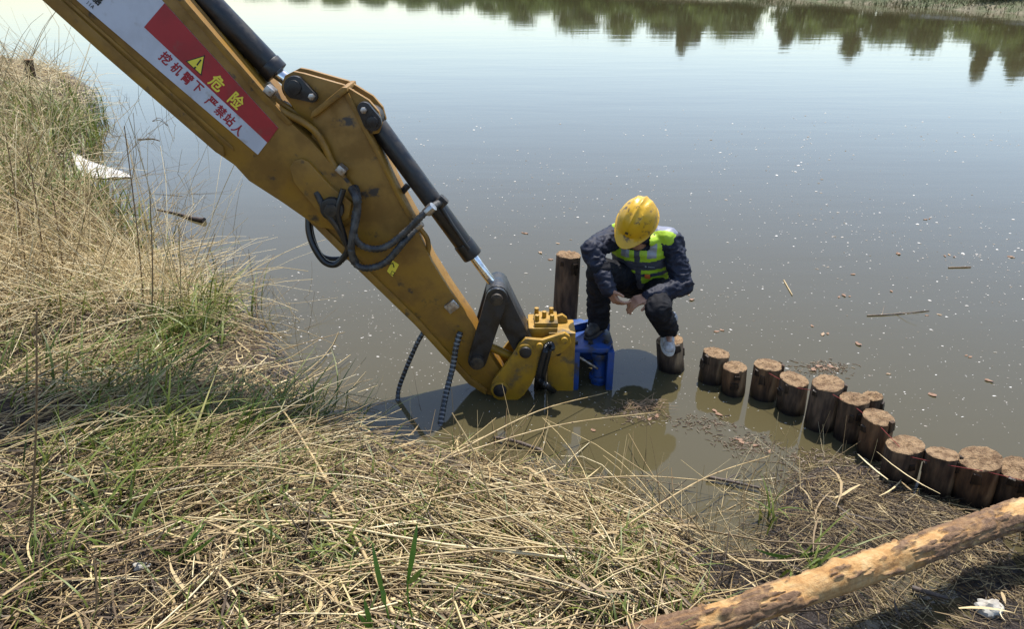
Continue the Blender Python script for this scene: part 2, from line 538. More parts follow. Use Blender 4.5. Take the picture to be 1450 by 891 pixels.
TREES = [(33, 5, 4.6, 2.0, 0), (29.5, 6, 4.2, 1.7, 1), (27.2, 5, 3.0, 1.5, 0), (26.2, 4, 2.5, 1.4, 1), (25.2, 6, 3.4, 1.2, 0), (24.4, 4.5, 4.0, 1.3, 2), (23.7, 5.5, 4.7, 1.0, 2),
         (22.9, 4, 2.7, 1.2, 0), (22.0, 6, 2.3, 1.5, 1), (20.8, 4, 2.6, 1.5, 0), (19.6, 5.5, 4.3, 1.4, 2), (18.6, 4.5, 2.8, 1.6, 1), (17.2, 5.5, 3.9, 1.3, 2), (15.6, 4, 2.9, 1.7, 0),
         (13.6, 6, 3.4, 1.7, 1), (11.8, 4, 4.9, 1.2, 2), (10.8, 5.5, 4.1, 1.4, 2), (9.0, 5, 3.3, 1.9, 0), (6.4, 6, 3.9, 2.0, 1), (3.6, 5, 3.2, 2.0, 0), (1, 6, 3.6, 2.1, 1),
         (-2.4, 5, 3.1, 2.1, 0), (-6, 6, 3.3, 2.2, 1), (-10, 5, 2.9, 2.2, 0), (-14.5, 6, 3.0, 2.3, 1), (-19, 5, 2.6, 2.2, 0), (-24, 6, 2.9, 2.3, 1), (-30, 5, 2.5, 2.2, 0)]
rr0 = random.Random(4)
for _x in np.arange(-46, 36, 1.55):           # low undergrowth filling the gaps
    TREES.append((float(_x) + rr0.uniform(-.4, .4), rr0.uniform(2.6, 4.4), rr0.uniform(1.1, 2.2), rr0.uniform(1.2, 1.8), rr0.choice((0, 1, 1))))
KINDS = [('bushy_shrub', 'dark green bushy shrub on the far bank, seen mirrored in the lake', M_leafA),
         ('round_shrub', 'yellow green rounded shrub on the far bank, seen mirrored in the lake', M_leafB),
         ('slim_tree', 'slim upright tree on the far bank, its mirrored tip reaching out over the lake', M_leafA)]
for sx, off, H, R, k in TREES:
    far_tree(KINDS[k][0], sx, off, H * (.78 if sx > 12 else .85 if sx > -4 else .62), R, KINDS[k][2], KINDS[k][1], k == 2)

# rank grass and reeds along the far waterline
n = 70000
sx = rng.uniform(0, nf - 1.001, n)
dd = np.array(dense)
i0 = sx.astype(int); fr = sx - i0
base = dd[i0] * (1 - fr[:, None]) + dd[np.minimum(i0 + 1, nf - 1)] * fr[:, None]
keep = (base[:, 1] > 24) & (base[:, 0] > 2)
base = base[keep]; i0 = i0[keep]; n = len(base)
tg = dd[np.minimum(i0 + 1, nf - 1)] - dd[i0]; tg /= np.linalg.norm(tg, axis=1)[:, None]
off = rng.uniform(-0.1, 3.6, n)
z0 = np.interp(off, [p[0] for p in prof], [p[1] for p in prof])
bx = base[:, 0] + tg[:, 1] * off; by = base[:, 1] - tg[:, 0] * off
hh = rng.uniform(0.06, 0.32, n); wd = rng.uniform(0.012, 0.03, n); a = rng.uniform(0, 6.28, n)
ln = rng.normal(0, .12, (n, 2))
V = np.stack([np.stack([bx - np.cos(a) * wd, by - np.sin(a) * wd, z0 - .03], 1), np.stack([bx + np.cos(a) * wd, by + np.sin(a) * wd, z0 - .03], 1),
              np.stack([bx + ln[:, 0], by + ln[:, 1], z0 + hh], 1)], 1).reshape(-1, 3)
M_fargrass = attr_mat('far_grass_blades', [(0, (0.05, 0.075, 0.02)), (0.5, (0.09, 0.10, 0.03)), (0.75, (0.16, 0.13, 0.06)), (1, (0.28, 0.22, 0.12))], 0.7)
o = link('far_grass', mesh_np(V, np.arange(3 * n).reshape(-1, 3), {'rnd': np.repeat(np.clip(vnoise(base, .35, 4) * .3 + .45 + rng.normal(0, .2, n), 0, 1), 3)}), M_fargrass, org=(20, 50, 0))
tag(o, 'rank grass and reeds along the far waterline', 'grass', kind='stuff')


# ================================================================ excavator reaching in from the left
YB0, YB1 = 3.83, 4.09          # boom side plates
YS0, YS1 = 3.88, 4.05          # stick side plates
YM = 3.965
def pl(pts, Y): return [(p.x, p.z) for p in (at(a, b, Y) for a, b in pts)]
exc_z = gz(-5.9, 3.97)
exc = empty('excavator', (-5.9, YM, exc_z), 'worn yellow excavator arm with a red and white warning banner reaching over the water', 'excavator')

boom_poly = [(-4.75, exc_z + 0.75), (-3.15, 2.62), (-2.85, 2.72), (-2.6, 2.58)] + pl([(60, 0), (146, 77), (306, 216), (332, 234), (352, 256), (400, 287), (430, 308), (452, 322), (476, 326), (497, 316), (506, 294),
            (500, 270), (480, 246), (464, 226), (440, 199), (413, 175), (378, 135), (262, 0)], YB0) + [(-2.2, 3.06), (-2.62, 3.3), (-3.1, 3.3), (-5.05, exc_z + 1.0)]
boom = link('boom', G().prism(boom_poly, YB0, YB1).mesh(0.006), M_yellow, exc, smooth=35)
fl = pl([(60, 0), (146, 77), (306, 216), (318, 222), (316, 208), (172, 77), (87, 0)], YB0 - 0.012)
link('bottom_flange', G().prism([(-2.6, 2.58)] + fl + [(-2.5, 2.6)], YB0 - 0.014, YB1 + 0.014).mesh(0.004), M_yellow, boom, smooth=35)
rid = pl([(92, 0), (180, 78), (318, 202), (332, 214), (330, 207), (184, 77), (98, 0)], YB0)
link('weld_ridge', G().prism(rid, YB0 - 0.007, YB0 + 0.01).mesh(0.002), M_yellow, boom, smooth=35)
tf = pl([(262, 0), (378, 135), (413, 175), (408, 178), (372, 142), (254, 4)], YB0 - 0.01)
link('top_flange', G().prism([(-2.2, 3.06)] + tf + [(-2.22, 3.02)], YB0 - 0.012, YB1 + 0.012).mesh(0.003), M_yellow, boom, smooth=35)
# rounded boss plate welded on the boom end
bp = pl([(412, 236), (418, 226), (428, 223), (438, 227), (470, 262), (500, 285), (496, 306), (480, 318), (462, 310), (440, 283), (418, 256)], YB0)
link('boss_plate', G().prism(bp, YB0 - 0.03, YB0 + 0.01).mesh(0.006, 3), M_yellow, boom, smooth=35)
pv = at(473, 292, YB0)
g = G().cyl((pv.x, YB0 - 0.065, pv.z), (pv.x, YB1 + 0.06, pv.z), 0.062, 28)
pc = link('pivot_pin', g.mesh(0.008), M_black, boom, smooth=35)
link('grease_cap', G().cyl((pv.x, YB0 - 0.075, pv.z), (pv.x, YB0 - 0.06, pv.z), 0.035, 20).mesh(0.004), M_grime, pc, smooth=35)

# ---- banner
YW = YB0 - 0.003
bw = [(-2.32, 2.62)] + pl([(109, 0), (365, 219), (394, 181), (233, 4)], YW) + [(-1.98, 2.64)]
ban = link('warning_banner', G().prism(bw, YW, YB0 + 0.002).mesh(), M_white_sign, exc)
red = pl([(204, 38), (379, 202), (394, 181), (233, 4)], YW)
link('red_panel', G().prism(red, YW - 0.0015, YW + 0.001).mesh(), M_red_sign, ban)

def glyphs(chars, mat_, name, parent, Y, thick=0.0, ang=None):
    """flat printed characters: (char, px, py, size px, text direction)"""
    Vs, Fs = [], []
    for ch, cx, cy, size, (rx, ry), wide in chars:
        cu = bpy.data.curves.new('t', 'FONT')
        cu.body = ch
        cu.size = 1.0
        cu.fill_mode = 'FRONT'
        ob = bpy.data.objects.new('t', cu)
        COL.objects.link(ob)
        dg = bpy.context.evaluated_depsgraph_get()
        me = ob.evaluated_get(dg).to_mesh()
        vs = np.array([v.co[:2] for v in me.vertices])
        fs = [tuple(p.vertices) for p in me.polygons]
        lo, hi = vs.min(0), vs.max(0)
        vs = (vs - (lo + hi) / 2) / max((hi - lo).max(), 1e-6)
        l = math.hypot(rx, ry); rx, ry = rx / l, ry / l
        ux, uy = ry, -rx
        for q, (du, dv) in enumerate(((-1, 0), (1, 0), (0, -1), (0, 1)) if thick else ((0, 0),)):   # struck four times for a bold weight
            b = len(Vs)
            for u, v in vs:
                u, v = u * wide + du * thick, v + dv * thick
                Vs.append(tuple(at(cx + size * (u * rx + v * ux), cy + size * (u * ry + v * uy), Y - q * .00012)))
            Fs += [tuple(i + b for i in f) for f in fs]
        bpy.data.objects.remove(ob)
    me = bpy.data.meshes.new('m'); me.from_pydata(Vs, [], Fs); me.update()
    return link(name, me, mat_, parent)
D1 = (28, 26.5)
small = [('挖', 234.5, 82, 16), ('机', 250, 97, 15.5), ('臂', 265, 110.5, 15.5), ('下', 279.5, 123, 14.5), ('严', 299, 145, 15), ('禁', 312.5, 157.5, 15), ('站', 325, 169.5, 15), ('人', 337, 183, 15)]
glyphs([(c, x, y, s, D1, 1) for c, x, y, s in small], M_red_txt, 'lettering', ban, YW - 0.0012, 0.03)
glyphs([('危', 307.5, 117, 20, D1, 1), ('险', 335, 142.5, 20, D1, 1)], M_yel_txt, 'lettering', ban, YW - 0.0028, 0.03)
glyphs([('锦', 124, -17.5, 16, D1, 1), ('嘉', 139, -3, 16, D1, 1)], M_blk_txt, 'lettering', ban, YW - 0.0012, 0.03)
glyphs([('J', 124, 3, 5, (1, .8), 1), ('I', 127.5, 6, 5, (1, .8), 1), ('A', 131, 9, 5, (1, .8), 1)], M_blk_txt, 'lettering', ban, YW - 0.0012, 0.02)
tri = [(263, 86), (290.5, 77.5), (285.5, 107)]
c0 = (sum(p[0] for p in tri) / 3, sum(p[1] for p in tri) / 3)
ti = [(c0[0] + (p[0] - c0[0]) * .84, c0[1] + (p[1] - c0[1]) * .84) for p in tri]
link('warning_triangle', G().prism(pl(tri, YW), YW - 0.0028, YW).mesh(), M_blk_txt, ban)
link('warning_triangle', G().prism(pl(ti, YW), YW - 0.0042, YW - 0.001).mesh(), M_yel_txt, ban)
ex = [(286, 84.5), (284.2, 83.5), (278.6, 91), (280, 92.6)]
link('exclamation_mark', G().prism(pl(ex, YW), YW - 0.0056, YW - 0.003).prism(pl([(276.8, 93.4), (278.6, 95.2), (276.8, 97), (275, 95.2)], YW), YW - 0.0056, YW - 0.003).mesh(), M_blk_txt, ban)

# ---- stick
st_poly = pl([(443, 168), (452, 150), (488, 128), (494, 134), (530, 211), (562, 276), (588, 322), (612, 372), (640, 416), (668, 456), (692, 500), (716, 538), (718, 552), (706, 564), (688, 558), (664, 543), (588, 459), (500, 374), (432, 306), (436, 240)], YS0)
stick = link('stick', G().prism(st_poly, YS0, YS1).mesh(0.006), M_yellow, exc, smooth=35)
ef = pl([(441, 166), (444, 156), (486, 122), (493, 122), (494, 128), (450, 162)], YS0)
link('end_flange', G().prism(ef, YS0 - 0.035, YS1 + 0.035).mesh(0.005), M_yellow, stick, smooth=35)
bf = pl([(432, 306), (500, 374), (588, 459), (664, 543), (688, 558), (690, 550), (668, 535), (594, 452), (506, 366), (440, 301)], YS0)
link('bottom_flange', G().prism(bf, YS0 - 0.014, YS1 + 0.014).mesh(0.003), M_yellow, stick, smooth=35)
tfl = pl([(488, 134), (530, 213), (562, 278), (586, 322), (592, 320), (566, 274), (534, 209), (494, 131)], YS0)
link('top_flange', G().prism(tfl, YS0 - 0.012, YS1 + 0.012).mesh(0.003), M_yellow, stick, smooth=35)
# tail lug plates that carry both cylinder pins
lug = pl([(398, 120), (403, 107), (415, 101), (430, 104), (486, 120), (522, 142), (536, 158), (541, 176), (536, 189), (524, 191), (512, 176), (500, 160), (470, 185), (446, 176), (420, 160), (404, 138)], YS0)
for y in (YS0 + 0.004, YS1 - 0.034):
    link('lug_plate', G().prism(lug, y, y + 0.03).mesh(0.004), M_yellow, stick, smooth=35)
# black pin retainers with bolts
def retainer(a, b, ra, rb, bolt, ring):
    A, B = at(*a, YS0), at(*b, YS0)
    pts = []
    d = math.atan2(B.z - A.z, B.x - A.x)
    for k in range(13): t = d + math.pi / 2 + math.pi * k / 12; pts.append((A.x + ra * math.cos(t), A.z + ra * math.sin(t)))
    for k in range(13): t = d - math.pi / 2 + math.pi * k / 12; pts.append((B.x + rb * math.cos(t), B.z + rb * math.sin(t)))
    r = link('pin_retainer', G().prism(pts, YS0 - 0.03, YS0 + 0.006).mesh(0.004), M_black, exc, smooth=35)
    Q = at(*bolt, YS0); R = at(*ring, YS0)
    link('bolt', G().cyl((Q.x, YS0 - 0.052, Q.z), (Q.x, YS0 - 0.026, Q.z), 0.017, 6).mesh(0.002), M_steel, r, smooth=35)
    link('pin_head', G().cyl((R.x, YS0 - 0.042, R.z), (R.x, YS0 - 0.026, R.z), ra * 0.62, 24).mesh(0.006), M_black, r, smooth=35)
retainer((420, 123), (443, 136), 0.058, 0.028, (444, 135), (419, 122))
retainer((528, 171), (517, 153), 0.048, 0.036, (517, 154), (529, 171))
P1, P2 = at(420, 123, YM), at(526, 166, YM)
link('cylinder_pin', G().cyl((P1.x, YS0 + .01, P1.z), (P1.x, YS1 + 0.03, P1.z), 0.04, 20).mesh(), M_grime, exc, smooth=35)
link('cylinder_pin', G().cyl((P2.x, YS0 + .01, P2.z), (P2.x, YS1 + 0.03, P2.z), 0.034, 20).mesh(), M_grime, exc, smooth=35)
# black block filling the dark inside of the tail fork
link('fork_dark_fill', G().prism(pl([(410, 128), (432, 118), (470, 150), (450, 176), (440, 215), (424, 190), (414, 160)], YS0 + .04), YS0 + 0.045, YS1 - 0.045).mesh(0.004), M_grime, stick)

# ---- cylinders
def cyl_part(name, p0, p1, r, m, parent, bevel=0.006, n=28):
    return link(name, G().cyl(p0, p1, r, n).mesh(bevel), m, parent, smooth=35)
a0, a1 = at(293, 0, YM), at(390, 101, YM)
ad = (a1 - a0).normalized()
ac = cyl_part('arm_cylinder', a0 - ad * 1.1, a1, 0.062, M_black, exc)
cyl_part('end_cap', a1 - ad * 0.05, a1 + ad * 0.012, 0.067, M_black, ac)
cyl_part('rod', a1, P1, 0.034, M_chrome, ac)
link('rod_eye', G().cyl((P1.x, YM - .05, P1.z), (P1.x, YM + .05, P1.z), 0.065, 24).mesh(0.006), M_grime, ac, smooth=35)
b0, b1 = P2, at(668, 361, YM)
bd = (b1 - b0).normalized()
bc = cyl_part('bucket_cylinder', b0 + bd * 0.05, b1, 0.053, M_black, exc)
link('barrel_eye', G().cyl((b0.x, YM - .05, b0.z), (b0.x, YM + .05, b0.z), 0.062, 24).mesh(0.006), M_grime, bc, smooth=35)
cyl_part('end_cap', b1 - bd * 0.09, b1 + bd * 0.01, 0.059, M_black, bc)
L1 = at(704, 410, YM)
cyl_part('rod', b1, L1, 0.026, M_chrome, bc)
link('rod_eye', G().cyl((L1.x, YM - .055, L1.z), (L1.x, YM + .055, L1.z), 0.058, 24).mesh(0.006), M_grime, bc, smooth=35)
# steel feed line strapped along the barrel
c_off = Vector((0, -0.058, 0.02))
link('feed_pipe', G().tube([at(621, 287, YM - .06), at(640, 318, YM - .06), at(658, 345, YM - .06), at(664, 353, YM - .05)], 0.011, 10).mesh(), M_black, bc, smooth=60)
link('port_block', G().box(at(626, 285, YM - .055), (0.055, 0.05, 0.05), Matrix.Rotation(.8, 3, 'Y')).mesh(0.006), M_grime, bc, smooth=35)
link('clamp_stub', G().tube([at(566, 276, YM), at(578, 262, YM)], 0.018, 8).mesh(0.002), M_black, bc, smooth=35)

# ---- linkage
def bar(a, b, ra, rb, y0, y1, name, m):
    pts = []
    d = math.atan2(b.z - a.z, b.x - a.x)
    for k in range(9): t = d + math.pi / 2 + math.pi * k / 8; pts.append((a.x + ra * math.cos(t), a.z + ra * math.sin(t)))
    for k in range(9): t = d - math.pi / 2 + math.pi * k / 8; pts.append((b.x + rb * math.cos(t), b.z + rb * math.sin(t)))
    return link(name, G().prism(pts, y0, y1).mesh(0.005), m, exc, smooth=35)
RK = at(676, 507, YS0)
for y in (YS0 - 0.045, YS1 + 0.012):
    bar(L1, RK, 0.062, 0.055, y, y + 0.033, 'rocker_link', M_black)
PA = at(744, 497, YS0)
bar(L1 + Vector((0, 0, 0)), PA, 0.066, 0.06, YM - 0.052 - 0.045, YM + 0.097, 'push_link', M_black)
link('link_pin', G().cyl((L1.x, YS0 - .07, L1.z), (L1.x, YS1 + .07, L1.z), 0.036, 20).mesh(0.005), M_grime, exc, smooth=35)
link('link_pin', G().cyl((RK.x, YS0 - .075, RK.z), (RK.x, YS1 + .07, RK.z), 0.042, 20).mesh(0.005), M_grime, exc, smooth=35)

# ---- yellow steel pipe along the boom top, and hoses
yp = [at(x, y, YB0 + 0.02) for x, y in [(254, -6), (369, 128), (398, 156), (428, 172), (448, 188), (460, 208), (470, 230), (484, 250), (497, 266)]]
pp = link('steel_pipe', G().tube(spline(yp, 5), 0.019, 12).mesh(), M_yellow, exc, smooth=60)
yp2 = [at(x, y, YB0 + 0.07) for x, y in [(258, -14), (374, 124), (404, 150), (436, 168), (456, 184), (468, 206), (478, 228), (492, 248), (503, 264)]]
link('steel_pipe', G().tube(spline(yp2, 5), 0.016, 12).mesh(), M_yellow, exc, smooth=60)
for x, y in ((383, 128), (484, 240)):
    link('pipe_clamp', G().box(at(x, y, YB0 + 0.01), (0.05, 0.06, 0.04), Matrix.Rotation(.75, 3, 'Y')).mesh(0.005), M_steel, pp, smooth=35)
def hose(name, pts, r, m=None, par=None, n=10, ribs=0):
    P = spline(pts, 10)
    if ribs:
        # resample evenly, alternate radius
        L = [0]
        for a, b in zip(P[:-1], P[1:]): L.append(L[-1] + (b - a).length)
        k = int(L[-1] / ribs)
        out = []
        for i in range(k * 2 + 1):
            s = L[-1] * i / (2 * k)
            j = min(max(np.searchsorted(L, s) - 1, 0), len(P) - 2)
            out.append(P[j].lerp(P[j + 1], (s - L[j]) / max(L[j + 1] - L[j], 1e-9)))
        P = out
        r = [r * (1.0 if i % 2 else 0.80) for i in range(len(P))]
    return link(name, G().tube(P, r, n).mesh(), m or M_hose, par or exc, smooth=70)
YH = YB0 - 0.05
h1 = hose('hydraulic_hose', [at(497, 266, YB0 + .02), at(504, 280, YH), at(506, 300, YH), at(500, 330, YH - .02), at(497, 352, YH - .02)], 0.021)
h2 = hose('hydraulic_hose', [at(503, 264, YB0 + .06), at(507, 285, YH + .02), at(502, 310, YH), at(503, 338, YH - .02), at(520, 351, YH), at(545, 350, YH), at(575, 328, YH), at(603, 300, YH), at(624, 286, YM - .06)], 0.021, ribs=0.02)
h3 = hose('hydraulic_hose', [at(497, 352, YH - .02), at(502, 372, YH), at(518, 380, YH), at(545, 372, YH), at(570, 345, YH), at(590, 322, YS0 - .03), at(596, 318, YS0 - .02)], 0.021, ribs=0.02)
link('hose_fitting', G().cyl(at(604, 301, YH), at(614, 292, YH - .005), 0.027, 8).mesh(0.003), M_steel, h2, smooth=35)
link('hose_fitting', G().cyl(at(586, 324, YS0 - .03), at(597, 315, YS0 - .03), 0.025, 8).mesh(0.003), M_steel, h3, smooth=35)
hose('hydraulic_hose', [at(437, 308, YB0 + .1), at(438, 330, YB0 + .08), at(446, 352, YB0 + .06), at(460, 371, YB0 + .05), at(476, 374, YB0 + .05), at(490, 360, YB0 + .04), at(500, 340, YB0 + .02)], 0.019, M_conduit)
hose('hydraulic_hose', [at(440, 300, YB1 - .1), at(441, 330, YB1 - .1), at(455, 362, YB1 - .1), at(485, 366, YB1 - .1), at(510, 352, YB1 - .1)], 0.016, M_conduit)
hose('hydraulic_hose', [at(448, 272, YH + .03), at(462, 300, YH), at(480, 325, YH), at(494, 352, YH + .01), at(505, 372, YH + .02)], 0.018, M_grime)
hose('hydraulic_hose', [at(486, 268, YH), at(478, 300, YH - .01), at(486, 330, YH), at(490, 345, YH)], 0.016, M_conduit)
# yellow pipes and fittings on the stick's upper side
yq = [at(x, y, YS0 + .03) for x, y in [(593, 322), (604, 336), (607, 350), (606, 362), (614, 382), (634, 414), (655, 446)]]
q1 = link('steel_pipe', G().tube(spline(yq, 5), 0.014, 10).mesh(), M_yellow, exc, smooth=60)
link('pipe_clamp', G().box(at(640, 432, YS0 + .01), (0.06, 0.07, 0.07), Matrix.Rotation(.9, 3, 'Y')).mesh(0.006), M_steel, q1, smooth=35)
# yellow safety decal
dc = pl([(548, 384), (556, 369), (565, 375), (556, 392)], YS0 - .002)
dl = link('decal', G().prism(dc, YS0 - 0.003, YS0 + 0.001).mesh(), M_yel_txt, stick)
glyphs([('↑', 554, 377, 11, (1, .55), 1), ('□', 556, 387, 5, (1, .55), 1)], M_blk_txt, 'decal_symbol', dl, YS0 - 0.0042, 0.02)
# corrugated hoses hanging into the water (light rings on black)
def conduit(pts, r):
    P = spline(pts, 12)
    c = hose('corrugated_hose', pts, r, M_conduit, ribs=0.022)
    Ls = [0]
    for a, b in zip(P[:-1], P[1:]): Ls.append(Ls[-1] + (b - a).length)
    g = G(); s = 0.02
    while s < Ls[-1] - .01:
        j = min(max(int(np.searchsorted(Ls, s)) - 1, 0), len(P) - 2)
        d = (P[j + 1] - P[j]).normalized()
        p = P[j].lerp(P[j + 1], (s - Ls[j]) / max(Ls[j + 1] - Ls[j], 1e-9))
        g.tube([p - d * 0.004, p + d * 0.004], r * 0.97, 10)
        s += 0.026
    link('hose_rings', g.mesh(), M_ring, c, smooth=60)
conduit([at(600, 470, 3.95), at(590, 488, 3.93), at(574, 525, 3.9), at(564, 555, 3.86), on(564, 584, -0.05)], 0.015)
conduit([at(652, 470, 3.85), at(646, 490, 3.82), at(641, 520, 3.78), at(630, 565, 3.68), on(621, 618, -0.05)], 0.019)

# ---- the machine itself, standing on the bank outside the frame
def part(name, g, m, bevel=0.02): return link(name, g.mesh(bevel), m, exc, smooth=35)
for s in (-1, 1):
    y = YM + s * 0.78
    rr_ = 0.30
    pts = [(-7.0 + rr_ * math.cos(t), exc_z + rr_ + rr_ * math.sin(t)) for t in np.linspace(math.pi / 2, 1.5 * math.pi, 9)] + [(-4.8 + rr_ * math.cos(t), exc_z + rr_ + rr_ * math.sin(t)) for t in np.linspace(-math.pi / 2, math.pi / 2, 9)]
    part('track', G().prism(pts, y - 0.2, y + 0.2), M_grime)
part('undercarriage', G().box((-5.9, YM, exc_z + .42), (1.2, 1.2, .35)).cyl((-5.9, YM, exc_z + .5), (-5.9, YM, exc_z + .72), .45, 28), M_black)
part('engine_housing', G().box((-6.6, YM, exc_z + 1.1), (1.1, 1.9, .75)).box((-5.5, YM, exc_z + .82), (1.3, 1.7, .2)), M_yellow, 0.04)
part('cab', G().prism([(-6.05, exc_z + .9), (-4.95, exc_z + .9), (-4.9, exc_z + 1.6), (-5.15, exc_z + 2.4), (-6.05, exc_z + 2.4)], YM + .2, YM + .95), M_yellow, 0.03)
part('cab_window', G().prism([(-5.9, exc_z + 1.5), (-5.02, exc_z + 1.5), (-5.02, exc_z + 1.65), (-5.22, exc_z + 2.3), (-5.9, exc_z + 2.3)], YM + .19, YM + .96), M_black, 0.01)

# ================================================================ pile clamp attachment
pcz = 0.0
pa0 = on(760, 545, -0.4)
clamp = empty('pile_clamp', (pa0.x, YM, -0.35), 'yellow and blue hydraulic pile clamp half sunk in the water at the arm end', 'pile clamp')
YP0 = 3.83
br = pl([(694, 553), (697, 542), (703, 533), (726, 504), (735, 488), (744, 480), (754, 481), (768, 482), (800, 472), (807, 477), (809, 487), (796, 500), (776, 508), (762, 524), (753, 544), (742, 560), (727, 572), (712, 570), (699, 563)], YP0)
for y in (YP0, YM + 0.11):
    link('side_plate', G().prism(br, y, y + 0.03).mesh(0.005), M_newyel, clamp, smooth=35)
web = pl([(742, 486), (790, 480), (800, 490), (780, 505), (762, 524), (748, 545), (738, 545), (746, 515)], YP0)
def cpin(px_, py_, r):
    p = at(px_, py_, YP0)
    c = link('mounting_pin', G().cyl((p.x, YP0 - .03, p.z), (p.x, YM + .17, p.z), r, 24).mesh(0.006), M_black, clamp, smooth=35)
    link('pin_boss', G().cyl((p.x, YP0 - .014, p.z), (p.x, YP0 + .01, p.z), r * 1.35, 24).mesh(0.004), M_newyel, clamp, smooth=35)
cpin(708, 551, 0.04); cpin(744, 497, 0.036)
for a in ((764, 489), (799, 481)):
    p = at(*a, YP0)
    link('plate_bolt', G().cyl((p.x, YP0 - .022, p.z), (p.x, YP0 + .01, p.z), 0.02, 20).mesh(0.003), M_newyel, clamp, smooth=35)
# cross tube
t0, t1 = at(703, 494, YM - .02), at(740, 512, YM - .02)
link('cross_tube', G().cyl(t0 + Vector((-.05, 0, .02)), t1, 0.026, 16).mesh(0.004), M_newyel, clamp, smooth=35)
# gearbox body and its bolted head
p0, p1 = at(783, 484, 4.0), at(812, 480, 4.0)
xb0, xb1 = at(776, 500, 3.93).x, at(813, 500, 3.99).x
link('gearbox', G().box(((xb0 + xb1) / 2, 4.03, .12), (xb1 - xb0, .19, .56)).mesh(0.008), M_newyel, clamp, smooth=35)
h0, h1_ = at(748, 480, 3.97), at(789, 480, 3.97)
zt = at(760, 463, 3.97).z
link('gearbox_head', G().box(((h0.x + h1_.x) / 2, 4.05, (h0.z + zt) / 2), (h1_.x - h0.x, .2, zt - h0.z)).mesh(0.008), M_newyel, clamp, smooth=35)
link('head_plate', G().box(((h0.x + h1_.x) / 2 + .02, 4.05, zt + .012), ((h1_.x - h0.x) * .8, .17, .03)).mesh(0.005), M_newyel, clamp, smooth=35)
for a, b in ((-.05, -.05), (.05, -.05), (-.05, .05), (.05, .05), (.0, 0)):
    c = Vector(((h0.x + h1_.x) / 2 + .01 + a * .9, 4.05 + b, zt + .02))
    link('head_bolt', G().cyl(c, c + Vector((0, 0, .045)), 0.015, 6).mesh(0.002), M_newyel, clamp, smooth=35)
# ribbed supply hoses looping down
def loop(pts, r): return link('supply_hose', G().tube(*(lambda P: (P, [r * (1 if i % 2 else .78) for i in range(len(P))]))(spline(pts, 14)), n=10).mesh(), M_conduit, clamp, smooth=70)
loop([at(785, 500, 3.86), at(780, 488, 3.83), at(774, 492, 3.82), at(768, 510, 3.82), at(762, 535, 3.84), on(760, 552, -.03)], 0.021)
loop([at(791, 502, 3.88), at(785, 487, 3.85), at(779, 494, 3.84), at(773, 515, 3.84), at(768, 538, 3.86), on(768, 552, -.03)], 0.019)
loop([at(756, 528, 3.86), at(766, 540, 3.82), at(776, 548, 3.82), on(786, 556, -.03)], 0.02)
# blue clamp frame: top plate with rounded corner, upright plates, ram
def quadY(z, pxs): return [on(a, b, z) for a, b in pxs]
ztop = 0.285
tp = quadY(ztop, [(789, 464), (832, 452), (850, 458), (864, 470), (868, 484), (862, 494), (812, 494), (792, 482)])
n = len(tp)
g = G().add([(p.x, p.y, ztop) for p in tp] + [(p.x, p.y, ztop - .03) for p in tp], [tuple(range(n)), tuple(range(2 * n - 1, n - 1, -1))] + [(i, (i + 1) % n, n + (i + 1) % n, n + i) for i in range(n)])
fr = link('blue_top_plate', g.mesh(0.005), M_blue, clamp, smooth=35)
up = quadY(ztop + .05, [(789, 456), (822, 451), (832, 456), (800, 463)])
n = 4
g = G().add([(p.x, p.y, ztop + .05) for p in up] + [(p.x, p.y, ztop - .01) for p in up], [tuple(range(n)), tuple(range(2 * n - 1, n - 1, -1))] + [(i, (i + 1) % n, n + (i + 1) % n, n + i) for i in range(n)])
link('raised_pad', g.mesh(0.004), M_blue, clamp, smooth=35)
rimc = [Vector((p.x, p.y, ztop + .004)) for p in (tp[3], tp[4], tp[5], tp[6])]
def upright(x, y, w, d, z1, name='blue_upright'):
    link(name, G().box((x, y, (z1 - .35) / 2), (w, d, z1 + .35)).mesh(0.005), M_blue, clamp, smooth=35)
upright(tp[6].x + .015, tp[6].y + .05, .05, .12, ztop - .02)
upright(tp[4].x - .02, tp[5].y + .10, .04, .22, ztop - .02)
upright((tp[0].x + tp[2].x) / 2, tp[1].y - .02, .42, .03, ztop - .02, 'blue_back_plate')
rx, ry = at(850, 500, tp[5].y + .09).x, tp[5].y + .09
link('clamp_ram', G().tube([(rx, ry, -.3), (rx, ry, .03), (rx, ry, .03), (rx, ry, .055), (rx, ry, .055), (rx, ry, .19), (rx, ry, .19), (rx, ry, .22), (rx, ry, .22), (rx, ry, ztop - .01)],
                           [.05, .05, .062, .062, .045, .045, .058, .058, .036, .036], 24).mesh(0.002), M_blue, clamp, smooth=35)
link('tie_bar', G().cyl(at(820, 506, tp[6].y + .03), at(846, 522, tp[6].y + .05), 0.01, 8).mesh(), M_steel, clamp, smooth=60)
for a, b in ((815, 487), (858, 486), (836, 487)):
    p = on(a, b, ztop)
    link('plate_bolt', G().cyl(p - Vector((0, 0, .005)), p + Vector((0, 0, .02)), 0.016, 6).mesh(0.002), M_black, clamp, smooth=35)

